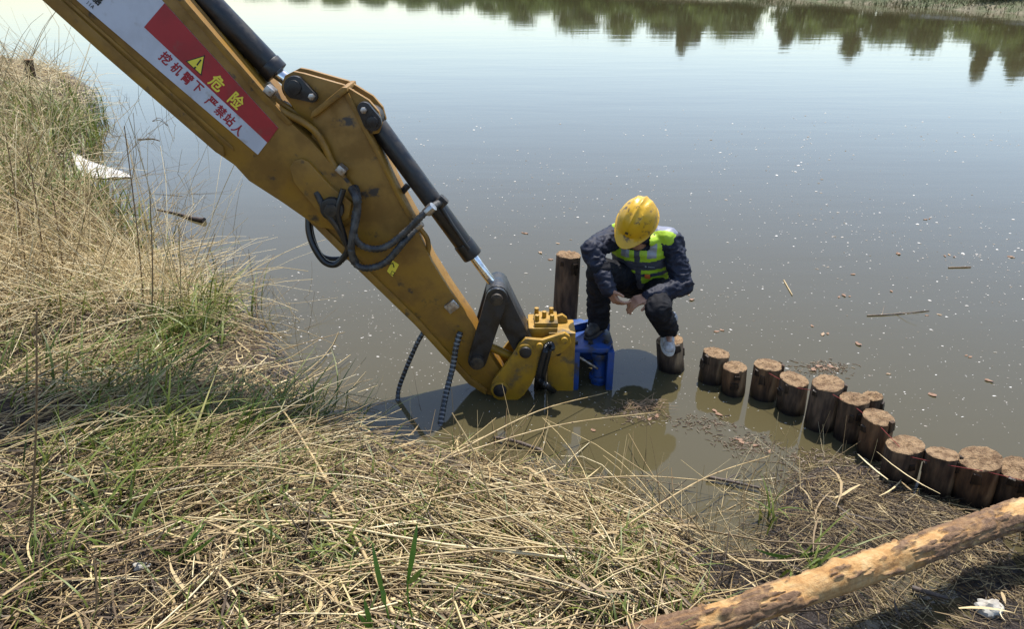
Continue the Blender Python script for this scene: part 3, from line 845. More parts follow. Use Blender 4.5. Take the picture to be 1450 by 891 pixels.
# ================================================================ timber piles
def bark_mat(name, a, b, c, sc=9):
    m, nt, N, L, p = nodes_of(name)
    p.inputs['Roughness'].default_value = 0.85
    p.inputs['Specular IOR Level'].default_value = 0.25
    tc = N.new('ShaderNodeTexCoord')
    mp = N.new('ShaderNodeMapping'); mp.inputs['Scale'].default_value = (1, 1, 0.22)
    L.new(tc.outputs['Object'], mp.inputs['Vector'])
    n1 = N.new('ShaderNodeTexNoise'); n1.inputs['Scale'].default_value = sc * 4; n1.inputs['Detail'].default_value = 8
    n2 = N.new('ShaderNodeTexNoise'); n2.inputs['Scale'].default_value = sc; n2.inputs['Detail'].default_value = 4
    for x in (n1, n2): L.new(mp.outputs[0], x.inputs['Vector'])
    r = N.new('ShaderNodeValToRGB'); cr = r.color_ramp
    cr.elements[0].position = 0.36; cr.elements[0].color = sock(a)
    cr.elements[1].position = 0.68; cr.elements[1].color = sock(b)
    L.new(n1.outputs[0], r.inputs[0])
    r2 = N.new('ShaderNodeMapRange'); r2.inputs[1].default_value = 0.58; r2.inputs[2].default_value = 0.66
    L.new(n2.outputs[0], r2.inputs[0])
    x = N.new('ShaderNodeMix'); x.data_type = 'RGBA'; x.inputs[7].default_value = sock(c)
    L.new(r2.outputs[0], x.inputs[0]); L.new(r.outputs[0], x.inputs[6])
    # dark wet band just above the waterline
    sx_ = N.new('ShaderNodeSeparateXYZ'); L.new(tc.outputs['Object'], sx_.inputs[0])
    ad_ = N.new('ShaderNodeMath'); ad_.operation = 'MULTIPLY_ADD'; ad_.inputs[1].default_value = 0.14; L.new(n2.outputs[0], ad_.inputs[0]); L.new(sx_.outputs['Z'], ad_.inputs[2])
    wt = N.new('ShaderNodeMapRange'); wt.inputs[1].default_value = 0.17; wt.inputs[2].default_value = 0.09; L.new(ad_.outputs[0], wt.inputs[0])
    y_ = N.new('ShaderNodeMix'); y_.data_type = 'RGBA'; y_.inputs[7].default_value = (0.018, 0.013, 0.010, 1)
    L.new(wt.outputs[0], y_.inputs[0]); L.new(x.outputs[2], y_.inputs[6])
    L.new(y_.outputs[2], p.inputs['Base Color'])
    rw = N.new('ShaderNodeMapRange'); rw.inputs[3].default_value = 0.85; rw.inputs[4].default_value = 0.3
    L.new(wt.outputs[0], rw.inputs[0]); L.new(rw.outputs[0], p.inputs['Roughness'])
    bp = N.new('ShaderNodeBump'); bp.inputs['Strength'].default_value = 0.9; bp.inputs['Distance'].default_value = 0.012
    L.new(n1.outputs[0], bp.inputs['Height']); L.new(bp.outputs[0], p.inputs['Normal'])
    return m
M_bark = bark_mat('wet_bark', (0.04, 0.026, 0.016), (0.13, 0.08, 0.046), (0.22, 0.145, 0.08))
M_bark3 = bark_mat('orange_bark', (0.05, 0.028, 0.015), (0.17, 0.092, 0.044), (0.27, 0.165, 0.085), 7)
M_bark2 = bark_mat('pale_bark', (0.055, 0.038, 0.026), (0.16, 0.105, 0.065), (0.32, 0.22, 0.125))
M_cut = mat('rough_cut_wood', (0.34, 0.225, 0.125), (0.18, 0.11, 0.06), 22, 0.85, bump=1.0, bscale=120, detail=10, c3=(0.10, 0.06, 0.03), scale3=45, lo3=0.58, hi3=0.7, spec=0.2, bdist=0.02)

def pile(base, top, r, label, group, seed, m=None, name='timber_pile', depth=0.5, notch=False, tiltcut=0.0):
    rr = random.Random(seed)
    ax_ = (top - base).normalized()
    root = empty(name, base, label, 'timber pile', group)
    n, rows = 44, 14
    s = Vector((1, 0, 0)); s = (s - ax_ * s.dot(ax_)).normalized(); t = ax_.cross(s)
    start = base - ax_ * depth
    Lg = (top - start).length
    V, F = [], []
    sq = rr.uniform(0.0, 0.10); sa = rr.uniform(0, 6.28)
    tdir = rr.uniform(0, 6.28)
    def rad(th, k):
        q = 1 + sq * math.cos(2 * (th - sa)) + 0.05 * mnoise.noise(Vector((math.cos(th) * 1.4 + seed, math.sin(th) * 1.4, k * 2.2))) + 0.02 * mnoise.noise(Vector((math.cos(th) * 4 + seed, math.sin(th) * 4, k * 3)))
        q += 0.022 * (1 - .7 * k ** 3) * mnoise.noise(Vector((math.cos(th) * 11 + seed, math.sin(th) * 11, k * 1.2)))
        return r * q * (1.06 - 0.06 * k)
    for j in range(rows):
        k = j / (rows - 1)
        for i in range(n):
            th = 2 * math.pi * i / n
            R = rad(th, k)
            h = Lg * k
            if j == rows - 1: h += 0.006 * mnoise.noise(Vector((math.cos(th) * 3, math.sin(th) * 3, seed))) + tiltcut * math.cos(th - tdir) * r
            V.append(start + ax_ * h + (s * math.cos(th) + t * math.sin(th)) * R)
    for j in range(rows - 1):
        for i in range(n): F.append((j * n + i, j * n + (i + 1) % n, (j + 1) * n + (i + 1) % n, (j + 1) * n + i))
    link('bark', G().add(V, F).mesh(), m or M_bark, root, org=base, smooth=60)
    # frayed cut face: concentric rings, rough
    V, F = [], []
    ringr = [1.0, 0.96, 0.8, 0.58, 0.34, 0.12]
    for j, q in enumerate(ringr):
        for i in range(n):
            th = 2 * math.pi * i / n
            R = rad(th, 1) * q
            h = Lg + (0.006 * mnoise.noise(Vector((math.cos(th) * 3, math.sin(th) * 3, seed))) + tiltcut * math.cos(th - tdir) * r) * q
            if j: h += 0.003 + rr.uniform(-.003, .003) + 0.006 * mnoise.noise(Vector((math.cos(th) * q * 5, math.sin(th) * q * 5, seed + 3)))
            V.append(start + ax_ * h + (s * math.cos(th) + t * math.sin(th)) * R)
    for j in range(len(ringr) - 1):
        for i in range(n): F.append((j * n + i, j * n + (i + 1) % n, (j + 1) * n + (i + 1) % n, (j + 1) * n + i))
    F.append(tuple((len(ringr) - 1) * n + i for i in range(n)))
    link('cut_face', G().add(V, F).mesh(), M_cut, root, org=base, smooth=50)
    # a few loose bark flakes at the rim
    for k in range(rr.randint(2, 4)):
        th = rr.uniform(math.pi, 2 * math.pi)
        p = top + (s * math.cos(th) + t * math.sin(th)) * rad(th, 1) * 1.0 - ax_ * rr.uniform(0.01, 0.09)
        o_ = (s * math.cos(th) + t * math.sin(th)); la = ax_.cross(o_)
        w, h, dd_ = rr.uniform(.012, .028), rr.uniform(.02, .05), rr.uniform(.006, .013)
        V = [p - la * w - ax_ * h, p + la * w - ax_ * h * .8, p + la * w * .7 + ax_ * h * .5, p - la * w * .8 + ax_ * h * .6]
        V = [v - o_ * .006 for v in V] + [v * .8 + p * .2 + o_ * dd_ for v in V]
        link('bark_flake', G().add(V, [(0, 1, 2, 3), (4, 7, 6, 5), (0, 4, 5, 1), (1, 5, 6, 2), (2, 6, 7, 3), (3, 7, 4, 0)]).mesh(), m or M_bark, root)
    return root

ROW = 'row of cut timber piles standing in the water'
# front waterline px, top-centre px, width px, label
PILES = [((1007, 546), (1014.7, 500), 35, 'cut timber pile at the worker end of the pile row, touching a lower one', 0.05),
         ((1038, 562), (1041, 520), 34, 'low cut timber pile with a frayed dark top, second from the worker end', 0.05),
         ((1081, 569), (1087.7, 517), 38, 'third timber pile from the worker end, standing after a gap', 0.02),
         ((1119, 588), (1124.5, 537), 40, 'timber pile whose pale streaked side faces the bank, red string crossing its top', 0.1),
         ((1161, 611), (1173, 543), 46, 'thick tall timber pile at the middle of the row beside a floating leaf clump', 0.03),
         ((1200, 628), (1210, 565), 38, 'timber pile with the shorter one tucked close behind its top', 0.05),
         ((1233, 612), (1236, 561), 27, 'thin timber pile tucked behind the row, out of line with the others', 0.1),
         ((1235, 651), (1244, 591), 42, 'timber pile just past the one tucked behind, its right edge lit', 0.1),
         ((1272, 684), (1282, 630), 50, 'wide low timber pile whose foot stands in the floating straw', 0.12),
         ((1325, 703), (1335, 643), 45, 'timber pile with a ragged sloping top next to the wide low pile', 0.25),
         ((1374, 716), (1388, 650), 52, 'stout timber pile behind the fallen log with the red string on its rim', 0.22),
         ((1428, 727), (1441, 664), 46, 'last timber pile in view before the row passes behind the log', 0.15)]
pile_tops = []
for k, (b, t, w, lab, tc_) in enumerate(PILES):
    c = on(b[0], b[1] - 0.22 * w)
    r = w / 2 * (c.y * CP + CAM_Z * SP) / FPX * 0.97
    T = at(t[0], t[1], c.y + random.uniform(-.01, .01))
    pile(c, T, r, lab, ROW, 10 + k * 3, (M_bark, M_bark3, M_bark3, M_bark2, M_bark2, M_bark, M_bark, M_bark3, M_bark2, M_bark, M_bark3, M_bark)[k], tiltcut=tc_)
    pile_tops.append((T, r))
for k, (x, y, r, h) in enumerate([(2.42, 2.62, .075, .3), (2.62, 2.42, .08, .28)]):
    pile(Vector((x, y, 0)), Vector((x, y, h)), r, 'cut timber pile carrying on the row beyond the fallen log', ROW, 70 + k, M_bark)
stump_c = on(950, 521); stump_T = at(948, 482, stump_c.y)
pile(stump_c, stump_T, 0.084, 'single timber pile that the worker stands on with one foot', None, 55, M_bark2)
tp_b = Vector((on(800, 490).x, 4.5, 0)); tp_b = Vector((at(798, 470, 4.5).x, 4.5, 0))
tall_T = at(805, 361, 4.5)
pile(tp_b, tall_T, 0.076, 'tall reddish timber pile standing behind the blue clamp, beside the worker', None, 81, M_bark2)
fb = on(44, 125); fb = Vector((fb.x, 15.0, gz(on(44, 125).x, 15.0)))
fb = at(44, 112, 14.2); fb.z = max(gz(fb.x, fb.y), 0.05)
ft = at(40, 84, 14.2)
pile(fb, ft, 0.075, 'dark weathered post leaning in the dry reeds on the far end of the bank', None, 91, M_bark, depth=0.2, name='wooden_post')

# red string stretched along the pile tops
M_string = mat('red_string', (0.22, 0.03, 0.025), rough=0.8)
sp = []
for k in (2, 3, 4, 5, 7, 8, 9, 10, 11):
    T, r = pile_tops[k]
    sp.append(T + Vector((-0.02, -r * 0.93, -0.012)))
sp.append(Vector((2.42, 2.54, .27)))
o = link('red_string', G().tube(sp, 0.0016, 5).mesh(), M_string, smooth=60)
tag(o, 'thin red string line stretched along the timber pile tops', 'string')

# ================================================================ fallen log in the foreground
def log_mesh():
    A = on(848, 925, gz(.35, 1.75) + .06); A = Vector((A.x, A.y, gz(A.x, A.y) + .05))
    B = on(1449, 728, 0.27)
    d = (B - A).normalized(); B2 = B + d * 0.9
    n, rows = 80, 420
    s = d.cross(Vector((0, 0, 1))).normalized(); t = s.cross(d)
    L = (B2 - A).length
    V = []; bark = []
    for j in range(rows):
        k = j / (rows - 1)
        c = A.lerp(B2, k) + s * 0.012 * math.sin(k * 7) + t * 0.014 * math.sin(k * 5 + 1)
        for i in range(n):
            th = 2 * math.pi * i / n
            x = k * L
            q = Vector((x * 3.2, math.cos(th) * .9, math.sin(th) * .9))
            m = mnoise.noise(q) + .55 * mnoise.noise(q * 2.7) + .35 * mnoise.noise(q * 7.1) + 0.35 * math.sin(k * 9.5 + 2.0)
            m -= 0.8 * max(0, (k - 0.5) / 0.5)
            m += .8 * max(0, 1 - k / 0.38) - .02
            b = min(max((m - 0.02) / 0.09, 0), 1)
            cr = mnoise.noise(Vector((x * 9, math.cos(th) * 2.5, math.sin(th) * 2.5 + 9)))
            r = 0.055 + 0.004 * math.sin(x * 6 + 1) + 0.005 * mnoise.noise(Vector((x * 1.5, math.cos(th), math.sin(th) + 4)))
            vd = mnoise.voronoi(Vector((x * 7 + .5 * mnoise.noise(Vector((x * 20, th, 1))), math.cos(th) * 2.2 + .3 * mnoise.noise(Vector((x * 14, th * 3, 5))), math.sin(th) * 2.2)))[0]
            crack = min(1, max(0, (vd[1] - vd[0]) / .16))
            r += b * (0.004 + 0.006 * crack + 0.003 * cr + .002 * mnoise.noise(Vector((x * 40, math.cos(th) * 9, math.sin(th) * 9))))
            bk = b * (.55 + .45 * crack) + (1 - b) * max(0, .5 - 6 * abs(mnoise.noise(Vector((x * 2.2, math.cos(th) * 3.1, math.sin(th) * 3.1 + 30))))) * .8
            for kx, kt, kr in ((0.46, 1.2, .018), (1.02, 2.2, .02), (1.25, 4.6, .02), (.78, 0.4, .015)):
                dd2 = ((x - kx) / .035) ** 2 + ((((th - kt + math.pi) % (2 * math.pi)) - math.pi) / .35) ** 2
                r += kr * math.exp(-dd2)
            V.append(c + (s * math.cos(th) + t * math.sin(th)) * r)
            bark.append(bk)
    F = [(j * n + i, j * n + (i + 1) % n, (j + 1) * n + (i + 1) % n, (j + 1) * n + i) for j in range(rows - 1) for i in range(n)]
    me = mesh_np(V, [np.array(F), np.array([list(range(n - 1, -1, -1)), [(rows - 1) * n + i for i in range(n)]])], {'bark': np.clip(bark, 0, 1)})
    return me
def log_material():
    m, nt, N, L, p = nodes_of('peeled_log')
    p.inputs['Roughness'].default_value = 0.75; p.inputs['Specular IOR Level'].default_value = 0.25
    a = N.new('ShaderNodeAttribute'); a.attribute_name = 'bark'
    tc = N.new('ShaderNodeTexCoord')
    n1 = N.new('ShaderNodeTexNoise'); n1.inputs['Scale'].default_value = 14; n1.inputs['Detail'].default_value = 10; n1.inputs['Roughness'].default_value = .7
    n2 = N.new('ShaderNodeTexNoise'); n2.inputs['Scale'].default_value = 42; n2.inputs['Detail'].default_value = 10; n2.inputs['Roughness'].default_value = .75
    for x in (n1, n2): L.new(tc.outputs['Object'], x.inputs['Vector'])
    def ramp(src, stops):
        r = N.new('ShaderNodeValToRGB'); cr = r.color_ramp
        cr.elements[0].position, cr.elements[0].color = stops[0][0], sock(stops[0][1])
        cr.elements[1].position, cr.elements[1].color = stops[-1][0], sock(stops[-1][1])
        for s_ in stops[1:-1]: e = cr.elements.new(s_[0]); e.color = sock(s_[1])
        L.new(src, r.inputs[0]); return r.outputs[0]
    wood = ramp(n1.outputs[0], [(0.3, (0.20, 0.10, 0.038)), (0.43, (0.40, 0.215, 0.075)), (0.56, (0.50, 0.31, 0.13)), (0.7, (0.57, 0.40, 0.20))])
    brk = ramp(n2.outputs[0], [(0.3, (0.06, 0.035, 0.021)), (0.5, (0.16, 0.093, 0.052)), (0.72, (0.29, 0.185, 0.105))])
    x = N.new('ShaderNodeMix'); x.data_type = 'RGBA'
    L.new(a.outputs['Fac'], x.inputs[0]); L.new(wood, x.inputs[6]); L.new(brk, x.inputs[7])
    L.new(x.outputs[2], p.inputs['Base Color'])
    b = N.new('ShaderNodeBump'); b.inputs['Strength'].default_value = 0.9; b.inputs['Distance'].default_value = 0.014
    L.new(n2.outputs[0], b.inputs['Height']); L.new(b.outputs[0], p.inputs['Normal'])
    return m
o = link('fallen_log', log_mesh(), log_material(), smooth=60)
tag(o, 'long half peeled log lying across the muddy bank, orange wood showing through bark', 'log')

# ================================================================ worker crouching on the piles
M_skin = mat('skin', (0.32, 0.17, 0.10), (0.26, 0.13, 0.08), 12, 0.5)
M_navy = mat('navy_jacket', (0.010, 0.012, 0.024), (0.017, 0.020, 0.034), 14, 0.62, bump=0.25, bscale=90, spec=0.25)
M_trous = mat('black_trousers', (0.006, 0.006, 0.008), (0.011, 0.011, 0.014), 14, 0.8, bump=0.25, bscale=90, spec=0.2)
M_lime = mat('lime_vest', (0.36, 0.54, 0.02), (0.31, 0.47, 0.022), 14, 0.6, bump=0.15, bscale=90)
M_vgrey = mat('charcoal_vest', (0.045, 0.048, 0.062), (0.06, 0.062, 0.08), 14, 0.65, bump=0.2, bscale=90)
M_refl = mat('reflective_tape', (0.26, 0.27, 0.29), (0.21, 0.22, 0.24), 20, 0.35)
M_lilac = mat('grey_lilac_panel', (0.17, 0.18, 0.235), (0.13, 0.14, 0.19), 16, 0.5)
M_helmet = mat('yellow_helmet', (0.56, 0.32, 0.008), (0.46, 0.26, 0.008), 6, 0.38, c3=(0.14, 0.085, 0.02), scale3=24, lo3=0.55, hi3=0.66, coat=0.05)
M_hair = mat('black_hair', (0.012, 0.010, 0.009), rough=0.6)
M_shoe = mat('grey_sneaker', (0.42, 0.40, 0.38), (0.25, 0.22, 0.2), 30, 0.7, bump=0.3, bscale=60)
M_boot = mat('dark_boot', (0.018, 0.016, 0.015), (0.05, 0.04, 0.03), 20, 0.55)
M_sole = mat('pale_sole', (0.5, 0.48, 0.44), (0.3, 0.27, 0.22), 20, 0.7)
V3 = Vector
TM = Matrix.Rotation(math.radians(-19), 3, 'Z')
PEL = V3((.87, 4.50, .50)); CH = V3((.815, 4.41, .765)); NB = V3((.785, 4.34, .885))
HF = V3((-.50, -.60, -.58)).normalized(); HU = V3((.04, -.45, .85)); HU = (HU - HF * HU.dot(HF)).normalized(); HL = HF.cross(HU) * -1
HL = HU.cross(HF).normalized()            # his left
HC = V3((.742, 4.23, .99))
SL, EL_, WL = V3((.985, 4.335, .83)), V3((1.06, 4.22, .59)), V3((.83, 4.09, .565))
SR, ER, WR = V3((.645, 4.425, .83)), V3((.475, 4.19, .835)), V3((.575, 4.045, .64))
HIPL, KNL, ANL = V3((.95, 4.46, .49)), V3((.872, 4.00, .525)), V3((.985, 4.175, .335))
HIPR, KNR, ANR = V3((.78, 4.49, .50)), V3((.525, 4.14, .725)), V3((.545, 4.21, .385))
who = empty('person', (.78, 4.2, .25), 'worker in yellow hard hat, lime vest and navy jacket crouching over the water', 'person')

def hand(g, wrist, d, palm_n, side, curl):
    """palm with four fingers and a thumb; d points along the hand, side towards the thumb"""
    d = d.normalized(); palm_n = (palm_n - d * palm_n.dot(d)).normalized(); s = d.cross(palm_n).normalized() * side
    for k in range(4):
        b = wrist + d * .012 + s * (.022 - .015 * k); e = wrist + d * .085 + s * (.030 - .020 * k)
        g.cap(b, e, .015, .0125, 10)
        ln = (.042, .047, .044, .034)[k]
        p, dd_ = e, d.copy()
        for j, f in enumerate((1.0, .62, .5)):
            a = curl * (0.8, 1.15, .8)[j]
            dd_ = (dd_ * math.cos(a) + palm_n * math.sin(a)).normalized()
            palm_n2 = palm_n
            q_ = p + dd_ * ln * f
            g.cap(p, q_, .0098 - .0008 * j, .0092 - .0008 * j, 10)
            p = q_
    b = wrist + d * .025 + s * .026
    t1 = b + (d * .6 + s * .75 + palm_n * .25).normalized() * .042
    t2 = t1 + (d * .85 + s * .1 + palm_n * .5).normalized() * .032
    g.cap(b, t1, .0145, .011, 10); g.cap(t1, t2, .011, .009, 10)

g = G()
for k in range(8):
    t = k / 7
    c = PEL.lerp(CH, t); g.ell(c, (.145 + .01 * t, .105, .075), TM)
g.ell(CH + V3((0, -.01, .05)), (.15, .10, .08), TM)
g.cap(NB - V3((0, 0, .06)), HC - HU * .09 + HF * -.02, .062, .055)
for a, b, r0, r1 in ((SL, EL_, .052, .042), (EL_, WL, .042, .029), (SR, ER, .052, .042), (ER, WR, .042, .029), (CH + V3((0, 0, .05)), SL, .07, .055), (CH + V3((0, 0, .05)), SR, .07, .055),
                     (HIPL, KNL, .08, .056), (KNL, ANL, .056, .038), (HIPR, KNR, .08, .056), (KNR, ANR, .056, .038), (PEL, HIPL, .1, .085), (PEL, HIPR, .1, .085),
                     (ANL + V3((0, 0, -.03)), ANL + V3((-.01, -.10, -.06)), .026, .016), (ANR + V3((0, 0, -.04)), ANR + V3((-.05, -.09, -.07)), .026, .016)):
    g.cap(a, b, r0, r1)
# head: cranium, jaw, nose, lips, brow, ears
HM = Matrix((HL, HF, HU)).transposed()
def hp(l, f, u): return HC + HL * l + HF * f + HU * u
g.ell(hp(0, -.015, .03), (.076, .096, .09), HM)
g.ell(hp(0, .025, -.05), (.058, .07, .07), HM)
g.ell(hp(0, .05, -.095), (.034, .035, .026), HM)
g.cap(hp(0, .086, .002), hp(0, .108, -.036), .009, .014); g.ell(hp(.012, .098, -.038), (.009, .01, .008), HM); g.ell(hp(-.012, .098, -.038), (.009, .01, .008), HM)
g.cap(hp(-.022, .087, -.066), hp(.022, .087, -.066), .007, .007); g.cap(hp(-.018, .086, -.076), hp(.018, .086, -.076), .007, .007)
g.cap(hp(-.045, .078, .018), hp(.045, .078, .018), .011, .011)
for s in (-1, 1):
    g.ell(hp(s * .076, -.012, -.012), (.010, .020, .032), HM)
hand(g, WL, V3((-.88, -.30, -.12)), V3((-.1, .3, -1)), 1, .75)
hand(g, WR, V3((.50, -.30, -.80)), V3((.55, .4, .3)), 1, .85)
body = link('body', fused(g, .0055, 3), M_skin, who, smooth=180)
for s in (-1, 1):
    link('eye', G().ell(hp(s * .032, .081, -.004), (.013, .008, .0075), HM, 12, 8).mesh(), M_sole, body, smooth=180)
    link('eyebrow', G().cap(hp(s * .016, .092, .020), hp(s * .048, .083, .022), .004, .003, 8).mesh(), M_hair, body, smooth=180)
g = G().ell(hp(0, -.025, .035), (.084, .10, .088), HM).ell(hp(0, -.06, -.02), (.072, .055, .05), HM)
me = fused(g, .008, 3)
link('hair', me, M_hair, who, smooth=180)

# jacket with sleeves and collar
g = G()
def torso(g, ext, lo=0.0, hi=1.0, lat=.168, dep=.122):
    for k in range(9):
        t = lo + (hi - lo) * k / 8
        g.ell(PEL.lerp(CH, t), (lat + .008 * t + ext, dep + ext, .075), TM)
    if hi >= 1:
        g.ell(CH + V3((0, -.012, .05)), (lat - .005 + ext, dep - .015 + ext, .075), TM)
        g.ell(CH.lerp(NB, .7), (.115 + ext, .09 + ext, .05), TM)
torso(g, 0, -.25)
for a, b, r0, r1 in ((SL, EL_, .071, .060), (EL_, WL, .060, .043), (SR, ER, .071, .060), (ER, WR, .060, .043), (CH + V3((0, 0, .05)), SL, .085, .073), (CH + V3((0, 0, .05)), SR, .085, .073)):
    g.cap(a, b, r0, r1)
g.cap(NB + V3((0, .02, -.02)), NB + V3((-.008, -.012, .035)), .078, .07)
me = fused(g, .008, 6)
wrinkle(me, .011, 11, 3)
wrinkle(me, .004, 27, 6)
link('jacket', me, M_navy, who, smooth=180)

# hi-vis vest over it, panels by their place on the garment
g = G()
torso(g, .024, .12)
for S, sgn in ((SL, 1), (SR, -1)):
    g.cap(CH + V3((sgn * .05, -sgn * .017, .06)), S + V3((-sgn * .03, 0, .026)), .088, .074)
me = fused(g, .0065, 5)
wrinkle(me, .0035, 10, 8)
AXU = (CH + V3((0, -.01, .08)) - PEL); HT = AXU.length + .03; AXU.normalize()
AXL = V3((.945, -.325, 0)); AXL = (AXL - AXU * AXL.dot(AXU)).normalized(); AXF = AXU.cross(AXL) * -1
if AXF.y > 0: AXF = -AXF
bm = bmesh.new(); bm.from_mesh(me)
kill = []
for f in bm.faces:
    r = f.calc_center_median() - PEL
    v, u, w = r.dot(AXU) / HT, r.dot(AXL), r.dot(AXF)
    cu = abs(u) / .19
    if v < .10 or (v > .9 and abs(u) < .06 + max(0, w) * .1): kill.append(f); continue
    m = 1
    front = w > 0.0
    if front:
        if abs(u + .006) < .018: m = 1
        elif v > .70:
            m = 0
            if .055 < abs(u) < .11 and .77 < v < .98: m = 2
        elif v > .52: m = 1
        elif v > .45: m = 0
        elif v > .38: m = 1
        elif v > .24: m = 0
        elif v > .2: m = 1
    else:
        if v > .78: m = 3 if abs(u) > .05 else 0
        elif v > .70: m = 0
        elif .40 < v < .5: m = 2
        elif .34 < v < .56: m = 0
    if v > .9 and u > .03 and w < .03: m = 3
    if cu > .9 and v < .62: m = 0 if .3 < v < .5 else 1
    f.material_index = m
bmesh.ops.delete(bm, geom=kill, context='FACES')
bm.to_mesh(me); bm.free()
for p in me.polygons: pass
vest = link('vest', me, [M_lime, M_vgrey, M_refl, M_lilac], who, smooth=180)
sm = vest.modifiers.new('thick', 'SOLIDIFY'); sm.thickness = .006; sm.offset = -1
# small print on the charcoal chest band
def chest(u, v, lift=.004):
    c = PEL + AXU * (v * HT) + AXL * u
    best = None
    dg_ = [(vv.co + ORG[vest]) for vv in vest.data.vertices]
    return c, dg_
cc, pts_ = chest(.075, .61)
near = sorted(pts_, key=lambda p: ((p - cc) - AXF * (p - cc).dot(AXF)).length + (0 if (p - cc).dot(AXF) > 0 else 1))[:20]
dep = max((p - cc).dot(AXF) for p in near) + .004
cc = cc + AXF * dep
g = G()
for k, (du, w, h) in enumerate([(-.03, .007, .007), (-.012, .003, .006), (-.006, .003, .005), (0, .003, .005), (.006, .003, .006), (.012, .003, .005), (.018, .003, .005), (.024, .003, .005)]):
    c = cc + AXL * du
    Mx = Matrix((AXL, AXF, AXU)).transposed()
    g.box(c, (w * 1.5, .002, h * 1.6), Mx)
link('chest_print', g.mesh(), M_refl, vest)
# orange pocket tab
link('pocket_tab', G().box(cc + AXL * -.02 + AXU * -.075 + AXF * .004, (.035, .012, .03), Matrix((AXL, AXF, AXU)).transposed()).mesh(.004), mat('orange_tab', (.55, .12, .02), rough=.6), vest, smooth=40)

# trousers
g = G()
g.ell(PEL, (.172, .135, .11))
for a, b, r0, r1 in ((PEL, HIPL, .125, .11), (PEL, HIPR, .125, .11), (HIPL, KNL, .10, .074), (KNL, ANL + V3((.0, 0, -.03)), .075, .062), (HIPR, KNR, .10, .074), (KNR, ANR + V3((0, 0, -.045)), .075, .066)):
    g.cap(a, b, r0, r1)
me = fused(g, .008, 6)
wrinkle(me, .010, 11, 17)
link('trousers', me, M_trous, who, smooth=180)

# shoes
def shoe(an, d, zs, m, name):
    d = d.normalized(); l = V3((d.y, -d.x, 0))
    g = G()
    heel = V3((an.x, an.y, zs + .038)) - d * .045
    g.cap(heel, heel + d * .09 + V3((0, 0, .012)), .037, .04); g.cap(heel + d * .07, heel + d * .185 + V3((0, 0, -.008)), .042, .03)
    g.cap(heel + V3((0, 0, .01)), an + V3((0, 0, .05)), .042, .052)
    me = fused(g, .006, 4)
    for v in me.vertices:
        if v.co.z < zs + .006: v.co.z = zs + .006
    s_ = link(name, me, m, who, smooth=180)
    g = G()
    n = 24; V = []
    for zz in (zs - .006, zs + .016):
        for k in range(n):
            t = 2 * math.pi * k / n
            c = heel + d * .075
            V.append(V3((c.x, c.y, zz)) + d * (math.cos(t) * .148) + l * (math.sin(t) * (.044 + .006 * math.cos(t))))
    g.add(V, [tuple(range(n - 1, -1, -1)), tuple(range(n, 2 * n))] + [(k, (k + 1) % n, n + (k + 1) % n, n + k) for k in range(n)])
    link('sole', g.mesh(.004), M_sole if m is M_shoe else M_boot, s_, smooth=40)
shoe(V3((.985, 4.175, .33)), V3((-.1, -.95, 0)), stump_T.z + .008, M_shoe, 'shoe')
shoe(V3((.545, 4.21, .385)), V3((-.5, -.85, 0)), ztop + .006, M_boot, 'shoe')

# helmet
g = G()
n = 56
rows = []
def dome(ph, th, off=0):
    l_, f_, u_ = .113 * math.cos(ph) * math.sin(th), .140 * math.cos(ph) * math.cos(th), .136 * math.sin(ph)
    rid = 0
    for x0, a in ((0, .012), (.043, .010), (-.043, .010)):
        rid += a * math.exp(-((l_ - x0) / .010) ** 2) * sstep(np.array([ph]), .45, .8)[0]
    if abs(th % (2 * math.pi)) < .0: rid = 0
    k = 1 + (rid + off) / .13
    return V3((l_ * k, f_ * k, u_ * k))
phs = [math.pi / 2 * x for x in (0.985, .9, .8, .7, .6, .5, .4, .3, .2, .1, 0)]
for ph in phs: rows.append([dome(ph, 2 * math.pi * i / n) for i in range(n)])
def rim(th, out, dz):
    fr = max(0, math.cos(th)) ** 2.2
    base_ = dome(0, th)
    r = 1 + (out + .045 * fr * (out / .012)) / .125
    return V3((base_.x * (1 + out / .125), base_.y * r, -.004 + dz - .016 * fr * (out / .012)))
rows.append([rim(2 * math.pi * i / n, .006, -.004) for i in range(n)])
rows.append([rim(2 * math.pi * i / n, .012, -.008) for i in range(n)])
rows.append([rim(2 * math.pi * i / n, .012, -.012) for i in range(n)])
rows.append([rim(2 * math.pi * i / n, -.002, -.010) for i in range(n)])
for ph in reversed(phs): rows.append([dome(ph, 2 * math.pi * i / n, -.006) for i in range(n)])
HO = hp(0, -.012, .022)
V = [HO + HL * p.x + HF * p.y + HU * p.z for r in rows for p in r]
F = [(j * n + i, j * n + (i + 1) % n, (j + 1) * n + (i + 1) % n, (j + 1) * n + i) for j in range(len(rows) - 1) for i in range(n)]
F += [tuple(range(n)), tuple((len(rows) - 1) * n + i for i in range(n - 1, -1, -1))]
hel = link('helmet', G().add(V, F).mesh(), M_helmet, who, smooth=50)
# dark emblem on the helmet front
g = G()
for du, dz, w, h in ((0, .006, .018, .010), (-.009, -.006, .006, .006), (.002, -.006, .010, .005)):
    c = HO + HL * (du) + HF * (.1485 * math.cos(.28)) + HU * (.048 + dz)
    g.box(c, (w, .003, h), Matrix((HL, (HF * .95 + HU * .3).normalized(), (HU * .95 - HF * .3).normalized())).transposed())
link('helmet_emblem', g.mesh(), M_blk_txt, hel)
link('chin_strap', G().tube(spline([HO + HL * .095 + HF * .02 + HU * -.005, hp(.07, .02, -.06), hp(.03, .045, -.122), hp(-.03, .045, -.122), hp(-.07, .02, -.06), HO + HL * -.095 + HF * .02 + HU * -.005], 6), .006, 6).mesh(), M_blk_txt, hel, smooth=60)

